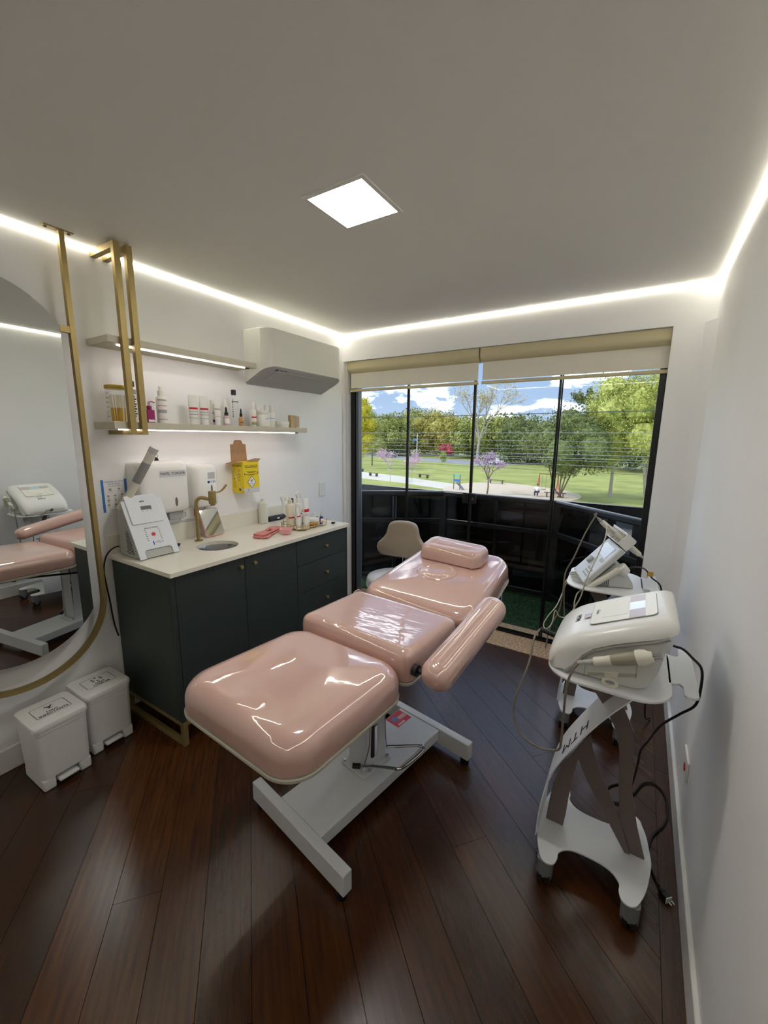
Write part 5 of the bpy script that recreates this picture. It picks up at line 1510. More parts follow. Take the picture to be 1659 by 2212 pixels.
obj('rail', MB().tube([(x, y, 0.034) for x, y in [(x * 1.03, y * 1.03) for x, y in lb_]], 0.0020, 6, closed=True), 'brass_bright', gt)
for i in range(0, len(lb_), 4):
    x, y = lb_[i][0] * 1.03, lb_[i][1] * 1.03
    obj('post', MB().lathe([(0.0, 0.0), (0.0035, 0.0022), (0.0035, 0.005), (0.0022, 0.007), (0.0022, 0.036), (0.0036, 0.039), (0.0036, 0.042), (0.0, 0.045)], c=(x, y, 0), n=10), 'brass_bright', gt)

# ------------------------------------------------------------------ bottles
mat('bottle_white', (233, 231, 224), rough=0.35)
mat('bottle_cream', (226, 218, 196), rough=0.4)
mat('band_red', (196, 30, 44), rough=0.5)
mat('print_grey', (160, 160, 164), rough=0.6)
mat('magenta', (150, 20, 96), rough=0.2, coat=0.3)
mat('amber', (196, 150, 96), rough=0.2)
mat('rose_glass', (196, 166, 168), rough=0.2)
mat('purple', (60, 30, 130), rough=0.2)
mat('gold_lid', (196, 168, 64), rough=0.3, metal=0.7)
mat('green_band', (120, 170, 30), rough=0.5)
mat('cotton', (236, 228, 196), rough=0.9)
mat('honey', (226, 180, 60), rough=0.5)
thin_glass('bottle_glass', (251, 252, 252), rough=0.0, ior=1.22)
SHELFG = 'toiletries on the lower shelf'
TRAYG = 'toiletries on the gold tray'
def container(name, label, cat, x, y, z, group):
    return thing(name, label, cat, (x, y, z), 0.0, group)
def ring_band(t, r, z0, z1, m, a0=-70, a1=70, nm='band'):
    k = 14
    vs = []
    for zz in (z0, z1):
        vs += [(r * math.cos(R(a0 + (a1 - a0) * i / k)), r * math.sin(R(a0 + (a1 - a0) * i / k)), zz) for i in range(k + 1)]
    return obj(nm, MB().add(vs, [(i, i + 1, k + 2 + i, k + 1 + i) for i in range(k)]), m, t, angle=80)
def round_bottle(label, x, y, z, r, h, group, body='bottle_white', cap='white_plastic', caph=0.02, capr=0.6, kind='cap', bands=(), shoulder=0.015, name='bottle'):
    t = container(name, label, 'bottle', x, y, z, group)
    obj('body', MB().lathe([(0.0, 0.001), (r * 0.94, 0.0005), (r, 0.004), (r, h - shoulder), (r * 0.86, h - shoulder * 0.4), (r * capr, h)], n=24), body, t, angle=50)
    cr_ = r * capr
    if kind == 'cap':
        obj('cap', MB().lathe([(cr_ * 1.05, h + 0.0004), (cr_ * 1.05, h + caph - 0.002), (cr_ * 0.95, h + caph), (0.0, h + caph)], n=20), cap, t)
    elif kind == 'spray':
        obj('collar', MB().lathe([(cr_ * 1.1, h + 0.0004), (cr_ * 1.1, h + caph * 0.5), (cr_ * 0.8, h + caph * 0.55)], n=20), cap, t)
        obj('sprayer', MB().lathe([(cr_ * 0.62, h + caph * 0.555), (cr_ * 0.55, h + caph), (0.0, h + caph)], n=16), cap, t)
    elif kind == 'pump':
        obj('collar', MB().lathe([(cr_ * 1.1, h + 0.0004), (cr_ * 1.1, h + caph * 0.45), (cr_ * 0.5, h + caph * 0.5)], n=20), cap, t)
        pmp = obj('pump', MB().lathe([(cr_ * 0.4, h + caph * 0.505), (cr_ * 0.4, h + caph * 0.8), (cr_ * 0.6, h + caph * 0.82), (cr_ * 0.6, h + caph), (0.0, h + caph)], n=14), cap, t)
        obj('spout', MB().tube(smooth_pts([(0, 0, h + caph * 0.92), (0.004, 0.014, h + caph * 0.96), (0.006, 0.026, h + caph * 0.86)], 4), 0.0028, 8), cap, pmp)
    elif kind == 'trigger':
        obj('collar', MB().lathe([(cr_ * 1.1, h + 0.0004), (cr_ * 1.1, h + caph * 0.35), (cr_ * 0.7, h + caph * 0.4)], n=20), cap, t)
        tg = obj('trigger_head', MB().prism([(-0.012, h + caph * 0.4), (0.010, h + caph * 0.4), (0.014, h + caph * 0.7), (0.034, h + caph * 0.78), (0.032, h + caph * 0.92), (0.010, h + caph), (-0.016, h + caph * 0.95), (-0.024, h + caph * 0.75)], -0.007, 0.007, 'yz'), cap, t, bevel=0.002)
        obj('trigger', MB().prism([(0.018, h + caph * 0.70), (0.023, h + caph * 0.70), (0.028, h + caph * 0.35), (0.024, h + caph * 0.33)], -0.004, 0.004, 'yz'), cap, tg, smooth=False)
    elif kind == 'dropper':
        obj('collar', MB().lathe([(cr_ * 1.15, h + 0.0004), (cr_ * 1.15, h + caph * 0.35), (cr_ * 0.8, h + caph * 0.4)], n=18), cap, t)
        obj('bulb', MB().lathe([(cr_ * 0.75, h + caph * 0.405), (cr_ * 0.62, h + caph * 0.8), (cr_ * 0.4, h + caph * 0.96), (0.0, h + caph)], n=16), cap, t)
    for z0, z1, m in bands:
        ring_band(t, r + 0.0005, z0, z1, m)
    return t
def squeeze_tube(label, x, y, z, r, h, group, m='bottle_white', bands=(), rot=0.0, cap='white_plastic'):
    t = container('squeeze_tube', label, 'tube', x, y, z, group)
    t.rotation_euler = (0, 0, rot)
    rings = []
    n_ = 24
    for f in [0, 0.15, 0.3, 0.45, 0.6, 0.75, 0.88, 0.96, 1.0]:
        ry = r * (1 + 0.12 * f)
        rx = r * 0.8 * (1 - f) ** 0.8 + 0.0012
        rings.append([(rx * math.cos(2 * PI * i / n_), ry * math.sin(2 * PI * i / n_), 0.028 + (h - 0.028) * f) for i in range(n_)])
    obj('body', MB().rings(rings), m, t, angle=60)
    obj('cap', MB().lathe([(0.0, 0.0005), (r * 0.86, 0.0005), (r * 0.9, 0.003), (r * 0.9, 0.0275)], n=24, sx=0.85), cap, t)
    for z0, z1, mm in bands:
        vs = []
        k = 14
        for zz in (z0, z1):
            f = (zz - 0.028) / (h - 0.028)
            ry = r * (1 + 0.12 * f) + 0.0006
            rx = r * 0.8 * (1 - f) ** 0.8 + 0.0022
            vs += [(rx * math.cos(R(-75 + 150 * i / k)), ry * math.sin(R(-75 + 150 * i / k)), zz) for i in range(k + 1)]
        obj('band', MB().add(vs, [(i, i + 1, k + 2 + i, k + 1 + i) for i in range(k)]), mm, t, angle=80)
    return t
def carton(label, x, y, z, a, b, h, group, m, cat='box', bands=(), name='small_carton'):
    t = container(name, label, cat, x, y, z, group)
    obj('box', MB().box(-a, a, -b, b, 0.0005, h), m, t, bevel=0.001)
    for z0, z1, mm in bands:
        obj('print_band', MB().box(a + 0.0002, a + 0.0005, -b * 0.9, b * 0.9, z0, z1), mm, t, smooth=False)
    return t
# things on the tray
ZT = ZC + 0.0135
round_bottle('clear trigger spray bottle at the left end of gold tray', 0.300, 1.948, ZT, 0.020, 0.145, TRAYG, 'bottle_glass', 'white_plastic', 0.075, 0.55, 'trigger', name='spray_bottle')
round_bottle('cream pump bottle with a low red band on the gold tray', 0.318, 1.992, ZT, 0.029, 0.155, TRAYG, 'bottle_cream', 'bottle_cream', 0.045, 0.5, 'spray', [(0.055, 0.064, 'band_red')], name='pump_bottle')
round_bottle('dark capped bottle at the back of the gold tray', 0.285, 2.045, ZT, 0.016, 0.15, TRAYG, 'bottle_glass', 'dark_plastic', 0.03, 0.6, 'cap')
squeeze_tube('slim white tube with a red band between pump and tall tube', 0.392, 1.992, ZT, 0.021, 0.135, TRAYG, 'bottle_white', [(0.070, 0.079, 'band_red')], R(10))
round_bottle('white trigger spray bottle behind the tall red banded tube', 0.335, 2.055, ZT, 0.022, 0.155, TRAYG, 'bottle_white', 'white_plastic', 0.075, 0.55, 'trigger', [(0.075, 0.084, 'band_red')], name='spray_bottle')
squeeze_tube('tall white tube with a broad red band standing on its cap', 0.415, 2.045, ZT, 0.0265, 0.192, TRAYG, 'bottle_white', [(0.100, 0.120, 'band_red'), (0.085, 0.088, 'print_grey'), (0.075, 0.078, 'print_grey')], R(8), 'white_plastic')
jr = container('cream_jar', 'low cream jar at the right half of gold tray', 'jar', 0.410, 2.118, ZT, TRAYG)
obj('jar', MB().lathe([(0.0, 0.001), (0.036, 0.0005), (0.039, 0.004), (0.039, 0.022)], n=28), 'amber', jr)
obj('lid', MB().lathe([(0.040, 0.0225), (0.040, 0.040), (0.037, 0.043), (0.0, 0.043)], n=28), 'bottle_white', jr)
gb = container('glass_pot', 'clear glass pot behind the low cream jar', 'pot', 0.318, 2.125, ZT, TRAYG)
obj('pot', MB().lathe([(0.0, 0.001), (0.033, 0.0005), (0.035, 0.004), (0.035, 0.066), (0.030, 0.078), (0.024, 0.08)], n=24), 'bottle_glass', gb)
obj('filling', MB().lathe([(0.0, 0.003), (0.031, 0.0035), (0.032, 0.05), (0.0, 0.052)], n=24), 'cotton', gb)
obj('lid', MB().lathe([(0.025, 0.0805), (0.025, 0.09), (0.0, 0.092)], n=20), 'amber', gb)
ot_ = container('glass_perfume', 'small pale bottle with grey label on the gold tray', 'bottle', 0.372, 2.178, ZT, TRAYG)
obj('body', MB().prism(rrect(0.016, 0.018, 0.005, 4), 0.0005, 0.045), 'bottle_white', ot_, bevel=0.002)
obj('label', MB().box(0.0163, 0.0168, -0.015, 0.015, 0.020, 0.042), 'lcd', ot_, smooth=False)
obj('cap', MB().cyl((0, 0, 0.0455), (0, 0, 0.062), 0.010, n=16), 'white_plastic', ot_)
round_bottle('small purple dropper bottle at the right end of the gold tray', 0.425, 2.188, ZT, 0.0135, 0.048, TRAYG, 'purple', 'label_grey', 0.035, 0.55, 'dropper', [(0.004, 0.032, 'paper')], name='dropper_bottle')
kb = thing('makeup_sponge_clip', 'small black and clear clip lying right of the gold tray', 'clip', (0.475, 2.262, ZC))
obj('jaw', MB().box(-0.010, 0.012, -0.018, 0.006, 0.0005, 0.014), 'dark_plastic', kb, bevel=0.004)
obj('tail', MB().rings([[(0.011 * math.cos(a), y, 0.010 + 0.009 * math.sin(a)) for a in [2 * PI * i / 14 for i in range(14)]] for y in (0.0065, 0.024)]), 'bottle_glass', kb)

# things on the lower shelf
ZS = 1.5772
bj = container('swab_jar', 'large clear jar with gold lid and cotton swabs at the shelf end', 'jar', 0.105, 1.060, ZS, SHELFG)
obj('glass', MB().lathe([(0.0, 0.001), (0.042, 0.0005), (0.046, 0.005), (0.046, 0.150), (0.043, 0.156)], n=32), 'bottle_glass', bj, angle=50)
obj('lid', MB().lathe([(0.047, 0.1565), (0.048, 0.158), (0.048, 0.172), (0.045, 0.174), (0.0, 0.175)], n=32), 'gold_lid', bj)
for i in range(14):
    a, q_ = i * 2.4, 0.008 + 0.0019 * i
    swb = obj('swab', MB().cyl((q_ * math.cos(a), q_ * math.sin(a), 0.004), (q_ * 1.15 * math.cos(a), q_ * 1.15 * math.sin(a), 0.13), 0.0022, n=8), 'cotton', bj)
    obj('swab_foot', MB().cyl((q_ * math.cos(a), q_ * math.sin(a), 0.0045), (q_ * 1.07 * math.cos(a), q_ * 1.07 * math.sin(a), 0.068), 0.0030, n=8), 'honey', swb)
for k in range(6):
    ring_band(bj, 0.0473, 0.132 - 0.022 * k, 0.138 - 0.022 * k, 'label_grey', -95, -68, 'label_line')
tb2 = round_bottle('tall white bottle with black pattern and black cap behind the brass posts', 0.080, 1.150, ZS, 0.0165, 0.178, SHELFG, 'bottle_white', 'ink', 0.028, 0.62, 'cap')
for k in range(9):
    ring_band(tb2, 0.0170, 0.030 + 0.012 * k, 0.0365 + 0.012 * k, 'ink', -60 + (25 if k % 2 else 0), 5 + (25 if k % 2 else 0), 'pattern')
ring_band(tb2, 0.0170, 0.142, 0.165, 'print_grey', -50, 40)
mg = container('pump_bottle', 'magenta glass pump bottle beside the brass posts', 'bottle', 0.105, 1.214, ZS, SHELFG)
obj('body', MB().prism(rrect(0.016, 0.0195, 0.004, 4), 0.0005, 0.068), 'magenta', mg, bevel=0.003)
obj('label', MB().box(0.0163, 0.0167, -0.016, 0.016, 0.006, 0.018), 'paper', mg, smooth=False)
obj('collar', MB().cyl((0, 0, 0.0685), (0, 0, 0.088), 0.0125, n=18), 'magenta', mg, bevel=0.001)
pm_ = obj('pump', MB().cyl((0, 0, 0.0885), (0, 0, 0.108), 0.006, n=14), 'rose_glass', mg)
obj('spout', MB().tube([(0, 0, 0.108), (0.004, 0.012, 0.111), (0.008, 0.026, 0.106)], 0.0028, 8), 'magenta', pm_)
ws = round_bottle('white mist spray bottle right of the magenta bottle', 0.100, 1.283, ZS, 0.0255, 0.145, SHELFG, 'bottle_white', 'milky', 0.048, 0.52, 'spray', [(0.118, 0.126, 'print_grey'), (0.090, 0.096, 'rose_glass'), (0.055, 0.072, 'print_grey'), (0.02, 0.024, 'print_grey')], name='spray_bottle')
for i, y in enumerate((1.462, 1.530)):
    squeeze_tube(('left of two upright white tubes with a red band on the shelf', 'right of two upright white tubes with a red band on the shelf')[i], 0.110, y, ZS, 0.026, 0.165, SHELFG, 'milky', [(0.085, 0.096, 'band_red'), (0.070, 0.074, 'print_grey'), (0.055, 0.060, 'print_grey'), (0.035, 0.038, 'print_grey')])
carton('slim white carton with purple specks behind the white tube', 0.080, 1.612, ZS, 0.010, 0.013, 0.150, SHELFG, 'bottle_white', bands=[(0.07, 0.075, 'purple'), (0.02, 0.035, 'purple')])
squeeze_tube('plain white tube leaning with faint pink print on the shelf', 0.115, 1.617, ZS, 0.019, 0.138, SHELFG, 'bottle_white', [(0.09, 0.10, 'rose_glass'), (0.05, 0.053, 'rose_glass')])
round_bottle('white tall bottle behind the rose dropper bottle', 0.065, 1.712, ZS, 0.017, 0.13, SHELFG, 'bottle_white', 'white_plastic', 0.03, 0.75, 'cap')
round_bottle('rose glass dropper bottle with black bulb on the shelf', 0.130, 1.667, ZS, 0.0185, 0.060, SHELFG, 'rose_glass', 'ink', 0.052, 0.55, 'dropper', [(0.012, 0.042, 'paper')], name='dropper_bottle')
cbt = round_bottle('tall clear bottle with black flip cap and patterned label', 0.100, 1.752, ZS, 0.0255, 0.19, SHELFG, 'bottle_glass', 'ink', 0.032, 0.55, 'cap', [(0.145, 0.150, 'ink')])
for a in (-62, 52):
    for k in range(8):
        ring_band(cbt, 0.0262, 0.055 + 0.014 * k, 0.064 + 0.014 * k, 'ink', a + (3 if k % 2 else 0), a + 10, 'pattern')
ring_band(cbt, 0.0260, 0.155, 0.185, 'paper', -30, 30)
round_bottle('amber dropper bottle with black bulb beside the clear bottle', 0.140, 1.768, ZS, 0.0155, 0.058, SHELFG, 'amber', 'ink', 0.050, 0.5, 'dropper', [(0.020, 0.024, 'ink')], name='dropper_bottle')
round_bottle('white bottle with red and green bands on the shelf', 0.120, 1.882, ZS, 0.021, 0.115, SHELFG, 'bottle_white', 'white_plastic', 0.042, 0.66, 'cap', [(0.055, 0.064, 'band_red'), (0.024, 0.028, 'band_red'), (0.012, 0.021, 'green_band')])
wj = container('wide_jar', 'wide white jar in front of three white bottles', 'jar', 0.125, 1.955, ZS, SHELFG)
obj('jar', MB().lathe([(0.0, 0.001), (0.036, 0.0005), (0.039, 0.004), (0.039, 0.078), (0.037, 0.082)], n=28), 'bottle_white', wj)
obj('lid', MB().lathe([(0.040, 0.0825), (0.041, 0.084), (0.041, 0.104), (0.038, 0.107), (0.0, 0.107)], n=28), 'bottle_white', wj)
ring_band(wj, 0.0395, 0.050, 0.053, 'blue_print', -10, 50)
for i, y in enumerate((1.965, 2.028, 2.075)):
    round_bottle(('white bottle directly behind the wide white jar', 'white bottle with a blue line right of the wide jar', 'outermost white bottle of the group behind the wide jar')[i], 0.070 if i == 0 else 0.085, y, ZS, 0.024, 0.105, SHELFG, 'bottle_white', 'white_plastic', 0.045, 0.62, 'cap', [(0.060, 0.063, 'blue_print')] if i else [])
fj = container('flat_jar', 'flat white cream jar near the right end of the shelf', 'jar', 0.095, 2.155, ZS, SHELFG)
obj('jar', MB().lathe([(0.0, 0.001), (0.050, 0.0005), (0.053, 0.004), (0.053, 0.022)], n=32), 'milky', fj)
obj('lid', MB().lathe([(0.055, 0.0225), (0.055, 0.040), (0.052, 0.043), (0.0, 0.043)], n=32), 'bottle_white', fj)
mat('kraft_gold', (186, 158, 116), rough=0.5)
carton('small tan carton next to the flat white jar', 0.105, 2.245, ZS, 0.014, 0.019, 0.090, SHELFG, 'kraft_gold')
carton('small tan and white carton last at the right shelf end', 0.100, 2.298, ZS, 0.020, 0.015, 0.090, SHELFG, 'bottle_white', bands=[(0.005, 0.085, 'kraft_gold')])
# ------------------------------------------------------------------ the park outside, one storey below
G = -4.0
K = 1.17
def gp(x, y):
    return (2.3138 + (x - 2.3138) * K, y * K)
mat('lawn', (152, 158, 84), rough=0.95, var=0.22, vscale=0.35, detail=8)
mat('path_stone', (206, 200, 184), rough=0.9, var=0.05, vscale=2)
mat('sand', (206, 190, 166), rough=0.95, var=0.06, vscale=1.5)
mat('asphalt', (150, 152, 154), rough=0.9, var=0.05, vscale=1)
mat('bark', (112, 96, 80), rough=0.9, var=0.2, vscale=6)
mat('bark_pale', (172, 164, 150), rough=0.9, var=0.15, vscale=6)
mat('bench_wood', (96, 84, 72), rough=0.8)
mat('house_yellow', (226, 204, 140), rough=0.9)
mat('house_white', (226, 224, 216), rough=0.9)
mat('roof_tile', (186, 96, 70), rough=0.9)
mat('pane_dark', (90, 110, 130), rough=0.2)
def leafmat(name, c1, c2):
    m = bpy.data.materials.new(name)
    m.use_nodes = True
    t = m.node_tree
    b = t.nodes['Principled BSDF']
    co = t.nodes.new('ShaderNodeTexCoord')
    n = t.nodes.new('ShaderNodeTexNoise')
    n.inputs['Scale'].default_value = 2.5
    n.inputs['Detail'].default_value = 6
    n.inputs['Roughness'].default_value = 0.7
    t.links.new(co.outputs['Object'], n.inputs['Vector'])
    r = t.nodes.new('ShaderNodeValToRGB')
    r.color_ramp.elements[0].position = 0.36
    r.color_ramp.elements[1].position = 0.64
    r.color_ramp.elements[0].color = (*lin(c1), 1)
    r.color_ramp.elements[1].color = (*lin(c2), 1)
    t.links.new(n.outputs['Fac'], r.inputs[0])
    t.links.new(r.outputs[0], b.inputs['Base Color'])
    b.inputs['Roughness'].default_value = 0.6
    b.inputs['Specular IOR Level'].default_value = 0.25
    MATS[name] = m
leafmat('leaf_yellow', (150, 150, 40), (226, 206, 60))
leafmat('leaf_dark', (66, 84, 46), (142, 150, 88))
leafmat('leaf_mid', (96, 110, 52), (184, 184, 100))
leafmat('leaf_light', (110, 130, 52), (214, 212, 118))
leafmat('leaf_olive', (118, 116, 54), (204, 190, 100))
leafmat('leaf_pink', (206, 162, 186), (236, 204, 218))
leafmat('leaf_purple', (168, 134, 170), (206, 176, 204))
leafmat('leaf_red', (170, 60, 66), (214, 110, 110))
leafmat('leaf_dry', (186, 170, 120), (206, 190, 140))

struct('ground_lawn', MB().box(-150, 90, 4.6, 190, G - 0.3, G), 'lawn', smooth=False)
def flat(name, pts, m, z):
    return struct(name, MB().prism([gp(*p) for p in pts], G + 0.001, G + z), m, smooth=False)
flat('ground_path', [(-45, 62.0), (-31.1, 46.3), (-23.1, 43.9), (-16.6, 40.8), (-12.8, 39.3), (-9, 39), (-9, 33.6), (-10.9, 34.5), (-14.1, 35.5), (-19.4, 37.5), (-25.8, 38.8), (-40, 52)], 'path_stone', 0.02)
sandp = smooth_pts([(x, y, 0) for x, y in [(-13.5, 36.5), (-13.2, 41), (-11, 43.6), (-8.3, 43.5), (-6.0, 42.4), (-3.3, 40.5), (-1.7, 37.7), (-1.9, 34.4), (-3.4, 31.2), (-6.3, 29.5), (-9.5, 30.5), (-12, 33)]], 4, True)
flat('ground_sand', [(p.x, p.y) for p in sandp], 'sand', 0.03)
flat('ground_road', [(-110, 153.8), (-70.3, 100.5), (-43.5, 87.9), (-25.9, 83.4), (-17.0, 84.0), (-8, 92), (20, 96), (20, 92), (-7, 87), (-17.0, 76.5), (-21.1, 69.3), (-37, 75.6), (-59.5, 85.6), (-110, 140)], 'asphalt', 0.02)

def foliage(rg, cx, cz, rx, rz, nblob, nleaf, ls, flat_=1.0):
    m = MB()
    blobs = []
    for i in range(nblob):
        a = rg.uniform(0, 6.283)
        u = rg.uniform(-1, 1)
        q = rg.uniform(0.35, 0.8)
        s_ = math.sqrt(1 - u * u)
        blobs.append((rx * q * s_ * math.cos(a), rx * q * s_ * math.sin(a), cz + rz * q * u, rg.uniform(0.42, 0.62) * min(rx, rz)))
    for bx, by, bz, br in blobs:
        k = 8
        rings = []
        for j in range(1, 6):
            t = PI * j / 6
            rings.append([(bx + br * 0.74 * math.sin(t) * math.cos(2 * PI * i / k) * rg.uniform(0.85, 1.1), by + br * 0.74 * math.sin(t) * math.sin(2 * PI * i / k) * rg.uniform(0.85, 1.1), bz - br * 0.74 * math.cos(t)) for i in range(k)])
        m.rings(rings)
        for i in range(nleaf // nblob):
            a = rg.uniform(0, 6.283)
            u = rg.uniform(-1, 1)
            s_ = math.sqrt(1 - u * u)
            d = Vector((s_ * math.cos(a), s_ * math.sin(a), u))
            p = Vector((bx, by, bz)) + d * br * rg.uniform(0.70, 1.20)
            e1 = Vector((rg.uniform(-1, 1), rg.uniform(-1, 1), rg.uniform(-1, 1))).normalized()
            e2 = (d + Vector((rg.uniform(-.6, .6), rg.uniform(-.6, .6), rg.uniform(-.6, .6)))).cross(e1).normalized()
            w_ = ls * rg.uniform(0.6, 1.3)
            m.add([p - e1 * w_, p - e2 * w_ * 0.5, p + e1 * w_, p + e2 * w_ * 0.5], [(0, 1, 2, 3)])
    return m
def tree(label, x, y, h, r, leaf, seed, trunk=0.35, nblob=12, nleaf=2200, ls=None, bark='bark', multi=1, name='tree', zr=None, cat='tree', group='trees of the park'):
    rg = random.Random(seed)
    px, py = gp(x, y)
    h, r = h * K, r * K
    t = thing(name, label, cat, (px, py, G), 0.0, group)
    cz = h * (trunk + (1 - trunk) / 2)
    rz = h * (1 - trunk) / 2
    obj('foliage', foliage(rg, 0, cz, r, rz, nblob, nleaf, ls or r * 0.055), leaf, t, smooth=False, normals=False)
    for k in range(multi):
        a = rg.uniform(0, 6.283)
        lean = 0.0 if multi == 1 else r * 0.45
        P = [(0.12 * k, 0, 0), (lean * 0.3 * math.cos(a), lean * 0.3 * math.sin(a), h * trunk * 0.6), (lean * math.cos(a), lean * math.sin(a), cz)]
        P = smooth_pts(P, 4)
        tr0 = max(0.05, h * 0.016) * (1 if multi == 1 else 0.7)
        obj('trunk', MB().tube(P, [tr0 * (1 - 0.6 * i / len(P)) for i in range(len(P))], 8), bark, t)
    return t
def bare_tree(label, x, y, h, r, seed, leaf=None, nl=0, bark='bark', depth=5, ls=0.2, base=0.28, wid=0.012, name='tree', spread=0.75):
    rg = random.Random(seed)
    px, py = gp(x, y)
    h, r = h * K, r * K
    t = thing(name, label, 'tree', (px, py, G), 0.0, 'trees of the park')
    m = MB()
    tips = []
    def grow(p, d, L, rad, lev):
        q = p + d * L
        mid = p.lerp(q, 0.5) + Vector((rg.uniform(-1, 1), rg.uniform(-1, 1), 0)) * L * 0.06
        m.tube([p, mid, q], [rad, rad * 0.85, rad * 0.7], 5)
        if lev >= depth:
            tips.append(q)
            return
        for k in range(rg.choice((2, 3)) if lev > 0 else 4):
            nd = (d + Vector((rg.uniform(-1, 1), rg.uniform(-1, 1), rg.uniform(-0.3, 0.6))) * spread).normalized()
            if nd.z < 0.05:
                nd.z = 0.1
            tips.append(q)
            grow(q, nd.normalized(), L * rg.uniform(0.62, 0.82), rad * 0.6, lev + 1)
    grow(Vector((0, 0, 0)), Vector((0.03, 0, 1)).normalized(), h * base, h * wid, 0)
    # fit to height
    zmax = max(v[2] for v in m.v)
    kk = h / zmax
    rmax = max(math.hypot(v[0], v[1]) for v in m.v)
    kr = min(1.6, max(0.6, r / rmax))
    m.v = [(v[0] * kr, v[1] * kr, v[2] * kk) for v in m.v]
    obj('branches', m, bark, t, angle=80, normals=False)
    if leaf:
        f = MB()
        for i in range(nl):
            p = rg.choice(tips)
            p = Vector((p.x * kr, p.y * kr, p.z * kk)) + Vector((rg.gauss(0, 1), rg.gauss(0, 1), rg.gauss(0, 0.7))) * ls * 2.2
            e1 = Vector((rg.uniform(-1, 1), rg.uniform(-1, 1), rg.uniform(-1, 1))).normalized()
            e2 = e1.orthogonal().normalized()
            f.add([p - e1 * ls, p - e2 * ls * .5, p + e1 * ls, p + e2 * ls * .5], [(0, 1, 2, 3)])
        obj('foliage', f, leaf, t, smooth=False, normals=False)
    return t
tree('tall yellow leaved tree at the left edge of the glass door', -33.6, 50.7, 11.4, 2.0, 'leaf_yellow', 1, 0.10, 18, 7200)
tree('slim green tree just right of the yellow tree', -36.0, 57.5, 9.6, 1.9, 'leaf_mid', 2, 0.06, 14, 5280)
tree('broad green tree beyond the road behind the dark car', -52.5, 92.0, 9.6, 6.6, 'leaf_mid', 3, 0.04, 18, 7200)
tree('rounded green tree beyond the road left of the lamp post', -54.0, 104.0, 13.2, 6.2, 'leaf_mid', 4, 0.05, 18, 7200)
tree('olive green tree beyond the road right of the lamp post', -47.2, 103.0, 11.6, 5.6, 'leaf_olive', 5, 0.05, 16, 6720)
tree('yellowish green tree beyond the road behind the red bush', -40.2, 101.0, 10.4, 6.2, 'leaf_olive', 6, 0.04, 16, 6720)
tree('dense green tree beyond the road under the bare tree', -33.0, 95.0, 9.4, 6.2, 'leaf_mid', 7, 0.03, 16, 6720)
tree('dense green tree beyond the road behind the white car', -25.0, 90.0, 10.4, 6.6, 'leaf_mid', 8, 0.03, 16, 6720)
tree('green tree beyond the road left of the big dark tree', -16.5, 82.0, 9.8, 6.4, 'leaf_dark', 9, 0.03, 16, 6720)
tree('low green tree filling the gap right of the big dark tree', -7.0, 79.0, 9.2, 6.4, 'leaf_dark', 10, 0.03, 16, 6720)
tree('far green tree closing the view behind the pale trunk', 3.0, 74.0, 10.0, 6.4, 'leaf_dark', 19, 0.03, 16, 6720)
tree('far hedge tree at the left behind the yellow tree', -63.0, 98.0, 8.6, 7.0, 'leaf_olive', 20, 0.03, 16, 6240)
tree('large dark green tree with forked trunks over the playground', -3.2, 35.6, 6.7, 3.5, 'leaf_dark', 11, 0.24, 24, 16800, 0.12, multi=4)
tree('tall light green tree with pale trunk at the right', 0.35, 38.8, 10.6, 2.5, 'leaf_light', 12, 0.20, 24, 16800, 0.12, 'bark_pale')
tree('tall green tree at the right edge of the glass door', 3.0, 38.6, 11.6, 3.0, 'leaf_light', 13, 0.14, 24, 15360, 0.12, 'bark_pale', multi=2)
bare_tree('large bare branching tree with few leaves against the sky', -23.6, 74.3, 15.6, 8.2, 21, 'leaf_dry', 700, 'bark_pale', 6, 0.22, 0.20, 0.014)
bare_tree('pink blossom tree standing on the lawn by the left path', -20.5, 37.8, 3.5, 1.7, 22, 'leaf_pink', 900, 'bark_pale', 4, 0.07, 0.30, 0.010)
bare_tree('small pink blossom tree right of the first stile', -19.6, 41.0, 3.2, 1.0, 23, 'leaf_pink', 900, 'bark_pale', 4, 0.08, 0.30, 0.010)
bare_tree('purple pink blossom tree with low forked trunk by the playground', -8.6, 34.1, 3.5, 1.9, 24, 'leaf_purple', 1300, 'bark', 4, 0.075, 0.26, 0.016)
tree('red leaved bush beside the road', -36.2, 88.0, 3.6, 1.5, 'leaf_red', 14, 0.15, 8, 1680, 0.2)
tree('small round green bush at the road edge', -30.9, 74.9, 2.2, 0.9, 'leaf_light', 15, 0.1, 6, 1200, 0.14, name='bush', cat='bush')
